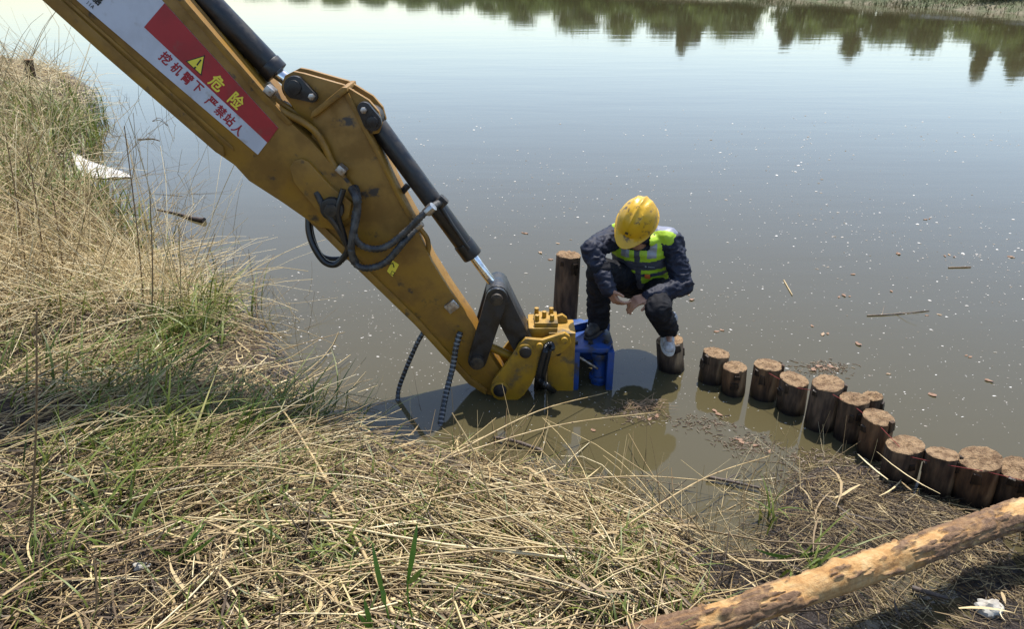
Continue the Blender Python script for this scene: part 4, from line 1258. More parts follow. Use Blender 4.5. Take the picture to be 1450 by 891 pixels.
# ================================================================ straw, reeds and grass on the bank
def strands(P, R, sides=3):
    """P (N,K,3) paths, R (N,K) radii -> verts, quads"""
    N_, K, _ = P.shape
    T = np.gradient(P, axis=1)
    T /= np.linalg.norm(T, axis=2, keepdims=True) + 1e-9
    ref = np.where(np.abs(T[:, :1, 2:3]) > .85, np.array([[[1., 0, 0]]]), np.array([[[0, 0, 1.]]]))
    A = np.cross(T, np.broadcast_to(ref, T.shape)); A /= np.linalg.norm(A, axis=2, keepdims=True) + 1e-9
    B = np.cross(T, A)
    V = np.empty((N_, K, sides, 3))
    for s in range(sides):
        th = 2 * math.pi * s / sides + .5
        V[:, :, s] = P + (A * math.cos(th) + B * math.sin(th)) * R[:, :, None]
    base = (np.arange(N_) * K * sides)[:, None, None]
    k = np.arange(K - 1)[None, :, None]; s = np.arange(sides)[None, None, :]
    a = base + k * sides + s; b = base + k * sides + (s + 1) % sides
    F = np.stack([a, b, b + sides, a + sides], 3).reshape(-1, 4)
    return V.reshape(-1, 3), F

def blades(P, Wd, tw):
    """flat arched leaf ribbons; P (N,K,3), Wd (N,K), tw (N,) facing angle"""
    N_, K, _ = P.shape
    s = np.stack([np.cos(tw), np.sin(tw), np.zeros(N_)], 1)[:, None, :]
    V = np.stack([P - s * Wd[:, :, None], P + s * Wd[:, :, None]], 2)
    base = (np.arange(N_) * K * 2)[:, None]
    k = np.arange(K - 1)[None, :]
    a = base + k * 2
    F = np.stack([a, a + 1, a + 3, a + 2], 2).reshape(-1, 4)
    return V.reshape(-1, 3), F

def sample(n, near=True, rmin=1.0, rmax=6.0, amin=-62, amax=50, pw=0.0):
    """points on the land, denser towards the near bank"""
    out = []
    tot = 0
    while tot < n:
        m = n * 3
        r = rmin * (rmax / rmin) ** rng.uniform(0, 1, m)
        a = np.radians(rng.uniform(amin, amax, m))
        P = np.stack([r * np.sin(a), r * np.cos(a)], 1)
        P = P[inside(P, LAND)]
        out.append(P); tot += len(P)
    return np.concatenate(out)[:n]

def lay(P, L, az, lift, curve, off, K=5, droop=0.0):
    """paths lying over the ground"""
    n = len(P)
    s = np.linspace(0, 1, K)[None, :] * L[:, None]
    dx, dy = np.cos(az)[:, None], np.sin(az)[:, None]
    kk = np.where(rng.uniform(0, 1, n) < .3, rng.normal(0, .7, n), 0)[:, None]      # a broken-over stalk bends sharply part way
    hk = rng.uniform(.3, .75, n)[:, None] * L[:, None]
    s1, s2 = np.minimum(s, hk), np.maximum(s - hk, 0)
    ex, ey = np.cos(az[:, None] + kk), np.sin(az[:, None] + kk)
    x = P[:, :1] + dx * s1 + ex * s2 - dy * curve[:, None] * s ** 2
    y = P[:, 1:] + dy * s1 + ey * s2 + dx * curve[:, None] * s ** 2
    g0 = np.maximum(ground(x.ravel(), y.ravel()).reshape(x.shape), 0.0)
    # stiff stalk: straight line between its ends, never under the ground
    lin = g0[:, :1] + (g0[:, -1:] - g0[:, :1]) * np.linspace(0, 1, K)[None, :]
    z = np.maximum(g0 + 0.002, lin + off[:, None]) + np.maximum(lift[:, None] * s - droop * s ** 2, 0)
    return np.stack([x, y, z], 2)

def az_field(P):
    x = P[:, 0]
    a = np.interp(x, [-3.5, -1.2, -0.2, 0.5, 1.2], [35, 32, 0, -38, -55])
    return np.radians(a) + rng.normal(0, 1.0, len(P)) + math.pi * (rng.uniform(0, 1, len(P)) < .5)

STRAW = [(0.0, (0.040, 0.025, 0.013)), (0.25, (0.115, 0.074, 0.034)), (0.5, (0.28, 0.197, 0.090)), (0.75, (0.50, 0.385, 0.19)), (1.0, (0.64, 0.54, 0.33))]
M_straw = attr_mat('dry_straw', STRAW, 0.55, 0.35)
M_green = attr_mat('green_blade', [(0, (0.055, 0.075, 0.012)), (0.4, (0.105, 0.14, 0.02)), (0.75, (0.185, 0.205, 0.038)), (1, (0.33, 0.29, 0.11))], 0.5, 0.4, trans=0.25)

def put(name, VF, rnd, m, label, cat, org):
    o_ = link(name, mesh_np(VF[0], VF[1], {'rnd': rnd}), m, org=org)
    return tag(o_, label, cat, kind='stuff')

def tone(P, sd=.27, mean=.48):
    return np.clip(mean + .2 * vnoise(P, 2.2, 21) + rng.normal(0, sd, len(P)), 0, 1)

# --- near straw mat
n = 11500
P = sample(n, rmin=1.2, rmax=6.2)
sdn = shore_dist(P)
right = sstep(P[:, 0], .5, 1.0)
bare = vnoise(P, 3.1, 33) + .3 * vnoise(P, 9, 34)
keep = rng.uniform(0, 1, n) < np.clip(1.0 - .95 * sstep(bare, -.05, .5), .05, 1) * (1 - .95 * right)
P, right = P[keep], right[keep]; n = len(P)
L = np.clip(rng.lognormal(-1.5, .65, n), .06, 1.0)
off = rng.uniform(0, 1, n) ** 2.2 * (.10 - .06 * right)
lift = np.where(rng.uniform(0, 1, n) < .14, rng.uniform(.05, .5, n), rng.normal(0, .03, n))
PT = lay(P - .5 * L[:, None] * 0, L, az_field(P), lift, rng.normal(0, .25, n), off, 5, .15)
R = (rng.uniform(.0012, .0036, n) * (0.7 + .5 * np.minimum(L, .8)))[:, None] * np.linspace(1, .55, 5)[None, :]
R *= np.where(np.hypot(P[:, 0], P[:, 1]) < 2.9, 1.5, 1.3)[:, None]
R *= np.where(rng.uniform(0, 1, n) < .05, 1.7, 1.0)[:, None]
VF = strands(PT, R)
put('dry_straw', VF, np.repeat(np.clip(tone(P) - .22 * right, 0, 1), 15), M_straw, 'matted dry straw and reed stems covering the near bank', 'straw', (0, 2, 0))

# --- fine litter of short broken bits
n = 36000
P = sample(n, rmin=1.2, rmax=7)
P = P[rng.uniform(0, 1, n) > .6 * sstep(P[:, 0], .6, 1.0)]; n = len(P)
L = rng.uniform(.015, .085, n)
right = sstep(P[:, 0], .5, 1.0)
PT = lay(P, L, rng.uniform(0, 6.28, n), rng.normal(0, .25, n), rng.normal(0, 2, n), rng.uniform(0, .03, n) ** 1.3, 3)
R = rng.uniform(.0011, .0034, n)[:, None] * np.array([[1, 1, .6]])
put('straw_litter', strands(PT, R), np.repeat(np.clip(tone(P, .28, .30) - .15 * right, 0, 1), 9), M_straw, 'short broken straw bits scattered over the bank soil', 'litter', (0, 2, 0))

# --- left bank running away: longer reeds, half standing
n = 14000
P = sample(n, rmin=5, rmax=22, amin=-52, amax=-18)
sheet = np.array(tuple(on(140, 246))[:2])
P = P[(shore_dist(P) > .22) & (np.hypot(*(P - sheet).T) > .55) & ~((np.hypot(*(P - np.array(tuple(on(125, 300))[:2])).T) < .75) & (rng.uniform(0, 1, len(P)) < .6))]; n = len(P)
r = np.hypot(P[:, 0], P[:, 1])
L = rng.uniform(.2, .85, n)
lift = np.where(rng.uniform(0, 1, n) < .28, np.abs(rng.normal(1.2, .6, n)), np.abs(rng.normal(.35, .4, n)))
PT = lay(P, L, rng.uniform(0, 6.28, n), lift, rng.normal(0, .5, n), rng.uniform(0, .12, n), 5, .45)
R = (rng.uniform(.0020, .0045, n) * (r / 7) ** .5)[:, None] * np.linspace(1, .5, 5)[None, :]
put('bank_reeds', strands(PT, R), np.repeat(tone(P, .2, .72), 15), M_straw, 'dry bent reeds tangled along the bank running away to the left', 'reeds', (-6, 10, 0))

# --- green grass: general sprinkle plus denser clumps (px centre, spread in metres, count)
def green_clump(c, n, spread, hmin, hmax, lean=(0, 0), wmin=.002, wmax=.0045):
    P = rng.normal(0, 1, (n, 2)) * spread + np.array([c.x, c.y])
    P = P[(shore_dist(P) > -.15) & (np.hypot(P[:, 0] - on(140, 246).x, P[:, 1] - on(140, 246).y) > .5)]
    n = len(P)
    L = rng.uniform(hmin, hmax, n)
    az = rng.uniform(0, 6.28, n)
    K = 6
    s = np.linspace(0, 1, K)[None, :] * L[:, None]
    bend = rng.uniform(.2, 1.3, n)[:, None]
    out = bend * s ** 2 / L[:, None]
    x = P[:, :1] + (np.cos(az)[:, None]) * out + lean[0] * s; y = P[:, 1:] + np.sin(az)[:, None] * out + lean[1] * s
    z = np.maximum(ground(P[:, 0], P[:, 1]), 0)[:, None] + s * (1 - .35 * np.minimum(bend, 1) * s / L[:, None])
    Wd = rng.uniform(wmin, wmax, n)[:, None] * np.array([[.8, 1, .95, .8, .5, .06]])
    return np.stack([x, y, z], 2), Wd, az + 1.57 + rng.normal(0, .3, n), P
CL = [(250, 480, 260, .16, .12, .38, (.25, .1)), (290, 430, 110, .15, .15, .45, (.1, 0)), (330, 600, 150, .22, .15, .42, (.45, .2)), (240, 640, 190, .22, .12, .40, (.4, .2)), (150, 690, 130, .2, .1, .3, (.3, .1)),
      (200, 740, 50, .15, .1, .3, (.3, .1)), (420, 650, 120, .2, .06, .2, (.1, 0)), (600, 770, 200, .18, .04, .13, (0, 0)), (760, 790, 240, .2, .04, .14, (0, 0)), (850, 840, 170, .15, .04, .13, (0, 0)),
      (100, 560, 150, .25, .12, .35, (.3, .1)), (60, 480, 150, .3, .12, .35, (.2, .1)), (190, 560, 120, .2, .15, .4, (.3, .1)), (120, 350, 260, .45, .15, .45, (.1, 0)), (60, 220, 950, 1.0, .2, .6, (0, 0)),
      (110, 180, 850, .9, .2, .6, (0, 0)), (30, 160, 750, 1.1, .2, .6, (0, 0)), (90, 280, 600, .7, .2, .5, (0, 0)), (20, 300, 500, .6, .15, .5, (0, 0)), (60, 850, 70, .12, .05, .2, (.1, 0)), (380, 780, 60, .15, .06, .2, (.2, 0)),
      (1140, 770, 14, .05, .12, .3, (.5, 0)), (1090, 690, 10, .04, .1, .25, (.1, .1)), (420, 560, 60, .1, .1, .3, (.3, .1)), (640, 700, 60, .15, .04, .12, (0, 0)), (930, 850, 60, .12, .04, .12, (0, 0)), (500, 840, 70, .15, .05, .2, (0, 0))]
Ps, Ws, Ts, Bs = [], [], [], []
for x, y, n_, sp_, h0_, h1_, ln_ in CL:
    c = on(x, y, .2)
    far = math.hypot(c.x, c.y) > 7
    a, b, c_, d = green_clump(c, n_, sp_, h0_, h1_, ln_, .0028 if not far else .005, .0075 if not far else .011)
    Ps.append(a); Ws.append(b); Ts.append(c_); Bs.append(d)
P = sample(2600, rmin=1.3, rmax=7)
P = P[(P[:, 0] < .8)]
a, b, c_, d = green_clump(V3((0, 0, 0)), 1, .1, .1, .2)
K = 6; n = len(P); L = rng.uniform(.04, .22, n); az = rng.uniform(0, 6.28, n); s = np.linspace(0, 1, K)[None, :] * L[:, None]
bend = rng.uniform(.3, 1.4, n)[:, None]; out = bend * s ** 2 / L[:, None]
Ps.append(np.stack([P[:, :1] + np.cos(az)[:, None] * out, P[:, 1:] + np.sin(az)[:, None] * out, np.maximum(ground(P[:, 0], P[:, 1]), 0)[:, None] + .01 + s * (1 - .4 * np.minimum(bend, 1) * s / L[:, None])], 2))
Ws.append(rng.uniform(.0015, .004, n)[:, None] * np.array([[.8, 1, .95, .8, .5, .06]])); Ts.append(az + 1.57); Bs.append(P)
PT, Wd, tw, B = np.concatenate(Ps), np.concatenate(Ws), np.concatenate(Ts), np.concatenate(Bs)
put('green_grass', blades(PT, Wd, tw), np.repeat(np.clip(rng.normal(.45, .25, len(B)), 0, 1), 12), M_green, 'green grass blades growing up through the dry straw', 'grass', (0, 3, 0))

# --- thin emergent reeds in the shallows on the left, and stems leaning over the near waterline
def emergent(n, pts, spread, hmin, hmax, tilt, dark):
    c = np.array([tuple(on(*p))[:2] for p in pts])
    k = rng.integers(0, len(c), n)
    P = c[k] + rng.normal(0, 1, (n, 2)) * spread
    L = rng.uniform(hmin, hmax, n); az = rng.uniform(0, 6.28, n); tl = np.abs(rng.normal(0, tilt, n))
    K = 5
    s = np.linspace(0, 1, K)[None, :] * L[:, None]
    cv = rng.normal(0, .3, n)[:, None]
    x = P[:, :1] + np.cos(az)[:, None] * (s * np.sin(tl)[:, None] + cv * s ** 2); y = P[:, 1:] + np.sin(az)[:, None] * (s * np.sin(tl)[:, None] + cv * s ** 2)
    z0 = np.maximum(ground(P[:, 0], P[:, 1]), -.05)[:, None]
    z = z0 + s * np.cos(tl)[:, None]
    z = np.maximum(z, .004)
    r = np.hypot(P[:, 0], P[:, 1])
    R = (rng.uniform(.0011, .0026, n) * np.maximum(1, r / 6) ** .6)[:, None] * np.linspace(1, .5, K)[None, :]
    return np.stack([x, y, z], 2), R, np.clip(rng.normal(dark, .22, n), 0, 1)
A = [emergent(90, [(150, 150), (165, 190), (155, 215)], .5, .15, .6, .6, .25), emergent(150, [(185, 250), (200, 290), (210, 320), (240, 350)], .28, .15, .55, .9, .45),
     emergent(150, [(270, 385), (310, 410), (340, 435), (380, 470)], .16, .1, .5, .8, .5), emergent(70, [(430, 530), (450, 570), (470, 600), (540, 615)], .12, .1, .4, 1.2, .65),
     emergent(80, [(660, 645), (720, 662), (780, 682), (850, 712)], .08, .1, .42, 1.2, .7), emergent(110, [(900, 722), (950, 740), (1000, 760), (1050, 780)], .09, .1, .42, 1.1, .68),
     emergent(110, [(1060, 720), (1100, 690), (1150, 665)], .10, .08, .4, 1.1, .6)]
PT = np.concatenate([a[0] for a in A]); R = np.concatenate([a[1] for a in A]); rn = np.concatenate([a[2] for a in A])
put('shallows_reeds', strands(PT, R), np.repeat(rn, 15), M_straw, 'thin broken reeds poking out of the shallows along the waterline', 'reeds', (-1, 5, 0))

# --- fan of long straw sweeping over the edge into the water (centre right)
n = 330
u = rng.uniform(0, 1, n)
bx = np.minimum(rng.normal(.28, .36, n), .78); by = rng.uniform(1.9, 2.75, n)
P = np.stack([bx, by], 1)
L = rng.uniform(.35, .95, n); az = np.radians(rng.normal(-32, 24, n)) + math.pi
PT = lay(P, L, az, rng.uniform(.0, .16, n), rng.normal(0, .2, n), rng.uniform(.01, .09, n), 6, .2)
R = rng.uniform(.0018, .0042, n)[:, None] * np.linspace(1, .5, 6)[None, :]
put('straw_fan', strands(PT, R), np.repeat(np.clip(rng.normal(.66, .2, n), 0, 1), 18), M_straw, 'bright swathe of long straw combed over the bank edge', 'straw', (0.3, 2.4, 0))

# --- floating mat of chopped straw and mud between the log and the piles
n = 3600
c = np.array([tuple(on(*p))[:2] for p in [(1180, 700), (1240, 720), (1200, 760), (1290, 740), (1150, 760), (1330, 800), (1230, 850), (1400, 830), (1100, 800), (1340, 740)]])
P = c[rng.integers(0, len(c), n)] + rng.normal(0, .13, (n, 2))
L = np.clip(rng.lognormal(-2.7, .7, n), .02, .45)
PT = lay(P, L, np.radians(rng.normal(-30, 50, n)), rng.normal(0, .05, n), rng.normal(0, .8, n), rng.uniform(0, .02, n), 4)
R = rng.uniform(.0009, .0023, n)[:, None] * np.linspace(1, .6, 4)[None, :]
put('floating_straw', strands(PT, R), np.repeat(np.clip(rng.normal(.30, .27, n), 0, 1), 12), M_straw, 'floating mat of chopped straw in front of the pile row', 'straw', (1.5, 2.7, 0))

# --- straw sweeping up to the right over the left bank (catching light above the shaded strip)
n = 900
c = np.array([tuple(on(*p, .25))[:2] for p in [(60, 640), (120, 700), (180, 640), (240, 690), (300, 660), (150, 580), (90, 520), (230, 600), (330, 620), (30, 580), (380, 640)]])
P = c[rng.integers(0, len(c), n)] + rng.normal(0, .16, (n, 2))
P = P[shore_dist(P) > .1]; n = len(P)
L = rng.uniform(.2, .75, n)
PT = lay(P, L, np.radians(rng.normal(42, 24, n)), np.abs(rng.normal(.22, .2, n)), rng.normal(0, .3, n), rng.uniform(.0, .08, n), 6, .25)
R = rng.uniform(.0017, .0038, n)[:, None] * np.linspace(1, .5, 6)[None, :]
put('leaning_straw', strands(PT, R), np.repeat(np.clip(rng.normal(.58, .22, n), 0, 1), 18), M_straw, 'warm dry straw leaning over the left bank below the boom', 'straw', (-1.5, 3, 0))

# --- flattened dry reed leaves matted between the stems
n = 5500
P = sample(n, rmin=1.2, rmax=8)
P = P[rng.uniform(0, 1, n) > .85 * sstep(P[:, 0], .6, 1.0)]; n = len(P)
L = rng.uniform(.05, .32, n)
PT = lay(P, L, az_field(P), rng.normal(.05, .15, n), rng.normal(0, 1.6, n), rng.uniform(0, .09, n), 5, .3)
Wd = rng.uniform(.002, .0068, n)[:, None] * np.array([[.5, 1, 1, .75, .1]])
put('dry_leaves', blades(PT, Wd, rng.uniform(0, 6.28, n)), np.repeat(np.clip(tone(P, .25, .38), 0, 1), 10), M_straw, 'flat dry reed leaves matted between the straw', 'leaves', (0, 2, 0))

# --- scum of tiny brown bits gathered along the piles and the straw edge
n = 1900
c = np.array([tuple(on(*p))[:2] for p in [(1150, 650), (1190, 655), (1220, 668), (1130, 680), (1160, 521), (1175, 522), (1052, 626), (1070, 636), (1180, 690), (1000, 600), (920, 592), (890, 585), (1250, 690), (1300, 705)]])
P = c[rng.integers(0, len(c), n)] + rng.normal(0, .055, (n, 2)) * np.array([1.5, .8])
L = rng.uniform(.006, .035, n)
PT = lay(P, L, rng.uniform(0, 6.28, n), rng.normal(0, .1, n), rng.normal(0, 4, n), rng.uniform(0, .004, n), 3)
R = rng.uniform(.0012, .0032, n)[:, None] * np.array([[.8, 1, .6]])
M_scum = attr_mat('scum_bits', [(0, (0.05, 0.035, 0.025)), (0.5, (0.13, 0.085, 0.055)), (1, (0.34, 0.28, 0.20))], 0.8)
put('floating_scum', strands(PT, R), np.repeat(rng.uniform(0, 1, n), 9), M_scum, 'brown scum of tiny leaf bits drifted against the piles', 'scum', (1.3, 3, 0))

# --- white fluff flecks drifting on the lake
n = 9000
px_ = rng.uniform(380, 1500, n); py_ = 150 + 480 * rng.beta(1.6, 1.6, n)
W_ = np.array([tuple(on(a, b, .003)) for a, b in zip(px_, py_)])
dens = .45 + .45 * vnoise(W_[:, :2] * np.array([.6, 1.0]), 1.1, 51) + .3 * vnoise(W_[:, :2] * np.array([.5, 1.3]), 3.0, 52)
W_ = W_[rng.uniform(0, 1, n) < np.clip(dens, .04, 1)]
W_ = W_[~inside(W_[:, :2], LAND)]
n = len(W_)
d_ = np.hypot(W_[:, 0], W_[:, 1])
sz = np.clip(rng.lognormal(-5.55, .5, n), .0016, .013) * np.clip(d_ / 5, .7, 2.2)
th = rng.normal(0, .5, n); asp = rng.uniform(.25, .8, n)
V = np.empty((n, 7, 3))
for k in range(6):
    a = k / 6 * 2 * math.pi
    rr_ = sz * rng.uniform(.6, 1.2, n)
    ex_, ey_ = rr_ * math.cos(a), rr_ * asp * math.sin(a)
    V[:, k, 0] = W_[:, 0] + ex_ * np.cos(th) - ey_ * np.sin(th); V[:, k, 1] = W_[:, 1] + ex_ * np.sin(th) + ey_ * np.cos(th); V[:, k, 2] = .0015
V[:, 6] = W_; V[:, 6, 2] = .0015 + sz * .35
b_ = (np.arange(n) * 7)[:, None]
F = np.concatenate([np.concatenate([b_ + k, b_ + (k + 1) % 6, b_ + 6], 1) for k in range(6)])
M_fluff = attr_mat('fluff', [(0, (0.16, 0.13, 0.10)), (0.35, (0.34, 0.31, 0.27)), (1, (0.62, 0.60, 0.56))], 0.9, 0.2)
put('drifting_fluff', (V.reshape(-1, 3), F), np.repeat(rng.uniform(0, 1, n), 7), M_fluff, 'white seed fluff and foam flecks drifting on the lake', 'fluff', (3, 8, 0))

# ================================================================ single small things
M_dead = mat('dead_wood', (0.20, 0.15, 0.10), (0.09, 0.065, 0.045), 20, 0.85, bump=0.5, bscale=80)
M_darkwood = mat('soaked_wood', (0.045, 0.032, 0.024), (0.09, 0.06, 0.04), 20, 0.6, bump=0.5, bscale=80)
M_stalk = mat('reed_stalk', (0.44, 0.325, 0.155), (0.31, 0.215, 0.095), 12, 0.5)
M_bstalk = mat('brown_reed_stalk', (0.20, 0.125, 0.058), (0.13, 0.08, 0.038), 12, 0.6)
M_shoot = mat('fresh_reed_leaf', (0.10, 0.20, 0.02), (0.06, 0.13, 0.016), 10, 0.45)
M_plastic = mat('white_plastic_sheet', (0.55, 0.53, 0.48), (0.42, 0.39, 0.34), 5, 0.4)
M_stone = mat('pale_stone', (0.40, 0.375, 0.32), (0.27, 0.24, 0.2), 14, 0.8, bump=0.4, bscale=50)
M_leaf = mat('brown_leaf', (0.22, 0.12, 0.065), (0.13, 0.07, 0.04), 25, 0.7)
M_dry = mat('dry_reed_leaf', (0.50, 0.40, 0.24), (0.36, 0.27, 0.15), 10, 0.6)

def G3(px_, py_, dz=0.0, z0=.2):
    """the ground or water point under a spot"""
    z = z0
    for _ in range(6):
        p = on(px_, py_, z); z = max(gz(p.x, p.y), 0.0)
    return V3((p.x, p.y, z + dz))

def stalk(name, pts, r0, r1, m, label, cat='reed', group=None, joints=True, leaves=()):
    P = spline(pts, 6)
    root = empty(name, pts[0], label, cat, group)
    rs = list(np.linspace(r0, r1, len(P)))
    link('stem', G().tube(P, rs, 8).mesh(), m, root, org=pts[0], smooth=60)
    if joints:
        L_ = len(P)
        for k in range(3, L_ - 2, max(4, L_ // 4)):
            d = (P[k + 1] - P[k]).normalized()
            link('joint', G().tube([P[k] - d * r0, P[k] + d * r0], rs[k] * 1.35, 8).mesh(), M_bstalk, root, smooth=60)
    for b, e, w, lm in leaves:
        leaf_blade(b, e, w, lm, root)
    return root

def leaf_blade(b, e, w, m, parent, sag=.1, name='leaf'):
    b, e = V3(b), V3(e)
    d = e - b; L_ = d.length
    s = d.cross(V3((.2, -1, .1))).normalized()
    nrm = s.cross(d).normalized()
    V, F = [], []
    n_ = 9
    for k in range(n_):
        t = k / (n_ - 1)
        wd = w * (0.35 + 1.3 * t if t < .4 else .87 * (1 - ((t - .4) / .6) ** 2.2) + .004)
        c = b.lerp(e, t) + nrm * sag * L_ * math.sin(t * math.pi) * .5 - V3((0, 0, sag * L_ * t * t * .4))
        for q_, dz in ((-1, 0), (0, -.18), (1, 0)): V.append(c + s * wd * q_ + nrm * dz * wd)
        for q_, dz in ((1, .0), (0, -.18), (-1, 0)): V.append(c + s * wd * q_ * .98 + nrm * (dz * wd - .0008))
    for k in range(n_ - 1):
        for i in range(6): F.append((k * 6 + i, k * 6 + (i + 1) % 6, (k + 1) * 6 + (i + 1) % 6, (k + 1) * 6 + i))
    F += [tuple(range(5, -1, -1)), tuple((n_ - 1) * 6 + i for i in range(6))]
    return link(name, G().add(V, F).mesh(), m, parent, smooth=60)

# fresh reed shoots in the foreground
b = G3(590, 905); stalk('reed_shoot', [b, at(578, 850, b.y + .01), at(577, 820, b.y + .02)], .004, .0025, M_shoot, 'tall green reed shoot with one long upright blade and a short broad leaf', 'reed', None, False,
                        [(at(577, 826, b.y + .02), at(591, 735, b.y + .06), .011, M_shoot), (at(577, 828, b.y + .02), at(598, 803, b.y - .02), .013, M_shoot)])
b = G3(556, 905); stalk('reed_shoot', [b, at(549, 870, b.y), at(544, 850, b.y + .01)], .004, .0025, M_shoot, 'slender green reed shoot with a narrow blade beside the taller shoot', 'reed', None, False,
                        [(at(544, 852, b.y + .01), at(526, 763, b.y + .05), .010, M_shoot), (at(545, 858, b.y), at(541, 828, b.y + .02), .010, M_shoot)])
b = G3(525, 905); stalk('reed_shoot', [b, at(527, 890, b.y), at(526, 880, b.y)], .003, .002, M_shoot, 'short tuft of green reed leaves at the foot of the two shoots', 'reed', None, False,
                        [(at(527, 893, b.y), at(515, 845, b.y + .02), .010, M_shoot), (at(527, 893, b.y), at(506, 868, b.y), .010, M_shoot)])
# clump of arching green reed leaves by the left waterline
for (x, y), tips, lab in [((255, 520), [(232, 462), (240, 480), (262, 460), (305, 470), (258, 560), (248, 545)], 'arching green reed clump with drooping blades by the left waterline'),
                          ((330, 625), [(395, 545), (372, 540), (352, 560), (300, 585), (408, 600)], 'leaning clump of broad green reed blades above the shaded hollow'),
                          ((250, 790), [(310, 745), (290, 735), (210, 770), (300, 790)], 'low clump of yellow green reed blades among pale straw'),
                          ((1125, 785), [(1175, 770), (1170, 778), (1068, 772), (1180, 766), (1075, 790)], 'flattened green reed tuft lying at the edge of the floating straw')]:
    b = G3(x, y)
    root = empty('reed_clump', b, lab, 'reed', 'green reed clumps on the near bank')
    for k, (tx, ty) in enumerate(tips):
        e = at(tx, ty, b.y + random.uniform(-.05, .08)); e.z = max(e.z, max(gz(e.x, e.y), 0) + .015)
        leaf_blade(b + V3((random.uniform(-.02, .02), random.uniform(-.02, .02), 0)), e, random.uniform(.006, .010), M_shoot, root, .28)

# the long pale stalk lying across the bank
a, b = G3(560, 893, .07), G3(376, 572, .13)
stalk('reed_stalk', [a, a.lerp(b, .35) + V3((.02, 0, .05)), a.lerp(b, .7) + V3((.02, 0, .05)), b], .0075, .004, M_stalk, 'long pale reed stalk lying slantwise down the near bank')
LONG = [((0, 430 + 280), (480, 700), 'long straight straw stalk lying level across the left bank'), ((395, 765), (1010, 700), 'long bowed straw stalk crossing the middle of the bank'),
        ((380, 690 + 150), (930, 815), 'long pale stalk lying level in the foreground below the green shoots'), ((200, 690), (480, 705), 'thin bright stalk lying across the green patch'),
        ((330, 840), (480, 880), 'broken pale stalk with a kink beside the dark hollow')]
for (p, q_, lab) in LONG:
    a, b = G3(*p, .07), G3(*q_, .08)
    stalk('reed_stalk', [a, a.lerp(b, .4) + V3((0, .03, .05)), a.lerp(b, .75) + V3((0, .04, .05)), b], .0042, .0026, M_stalk, lab)
# stalks reaching out over the water from the near edge
for (p, q_, lab) in [((640, 655), (860, 560), 'long dry stalk reaching from the straw out over the dark water'), ((610, 668), (930, 588), 'thick dry reed with a frayed plume end lying on the water'),
                     ((1010, 790), (870, 640), 'bare straight stalk standing slantwise in the shallows'), ((700, 735), (640, 585), 'leaning bright stalk at the waterline below the corrugated hoses'),
                     ((880, 760), (1090, 650), 'dry stalk leaning over the shallows towards the pile row')]:
    a, b = G3(*p, .05), G3(*q_, .02)
    if lab.startswith(('bare', 'leaning')): b = at(*q_, a.y + .12)
    stalk('reed_stalk', [a, a.lerp(b, .5) + V3((0, 0, .06)), b], .0045, .0022, M_stalk, lab)
# frayed plume at the water end of one of them
M_plume = mat('reed_plume', (0.36, 0.24, 0.14), (0.25, 0.16, 0.09), 30, 0.9)
c = G3(905, 578, .01)
g = G()
for k in range(60):
    d = V3((random.gauss(.5, .6), random.gauss(.1, .5), abs(random.gauss(0, .18))))
    s_ = c + V3((random.uniform(-.10, .12), random.uniform(-.04, .04), 0))
    g.tube([s_, s_ + d * .05 + V3((0, 0, .012)), s_ + d * random.uniform(.07, .14)], [.0013, .0012, .0006], 4)
o = link('reed_plume', g.mesh(), M_plume); tag(o, 'frayed brown reed plume floating in front of the clamp', 'reed')
# standing brown stalks on the left bank
GS = 'brown reed stalks standing on the left bank'
ST = [((128, 895), (133, 790), 'short brown stalk pair standing at the bottom corner of the bank'), ((38, 770), (52, 440), 'tall thick brown stalk standing on the bank in front of the shaded strip'),
      ((205, 460), (176, 178), 'tall dark stalk with a bare tip standing in the shallows near the white sheet'), ((213, 470), (212, 270), 'straight dark stalk in the shallows, shorter than its bare tipped neighbour'),
      ((66, 420), (38, 205), 'brown stalk rising before the tangled branches, leaning slightly back'), ((40, 420), (8, 190), 'thin brown stalk leaning back at the edge of the grass'),
      ((92, 430), (72, 260), 'brown stalk between the leaning ones by the tangled branches'), ((88, 360), (90, 215), 'straight brown stalk behind the tangled branches'),
      ((252, 470), (253, 318), 'slim pale stalk standing before the floating branch'), ((268, 470), (232, 330), 'slim pale stalk tilted beside the upright one'), ((262, 430), (305, 330), 'bent stalk with a hooked tip leaning over the shallows')]
for p, q_, lab in ST:
    a = G3(*p, -.03); b = at(*q_, a.y + .1)
    pale = 'pale' in lab or 'bent' in lab
    k = math.hypot(a.x, a.y) / 5
    stalk('standing_stalk', [a, a.lerp(b, .5) + V3((.012, 0, 0)), b], .0052 * max(1, k ** .5), .003, M_stalk if pale else M_bstalk, lab, 'reed', GS)
# cut reed pieces
for (p, q_, r, lab) in [((103, 748), (120, 660), .011, 'thick pale cut reed piece lying on bare soil'), ((820, 700), (825, 720), .006, 'small pale chip of reed at the straw edge')]:
    a, b = G3(*p, .03), G3(*q_, .04)
    g = G().tube(spline([a, a.lerp(b, .5) + V3((.004, 0, .006)), b], 5), [r, r * .95, r, r * 1.05, r, r * .9, r, r, r * .85, r * .8, r * .7][:11], 10)
    o = link('cut_reed', g.mesh(.001), M_stalk, smooth=50); tag(o, lab, 'reed')

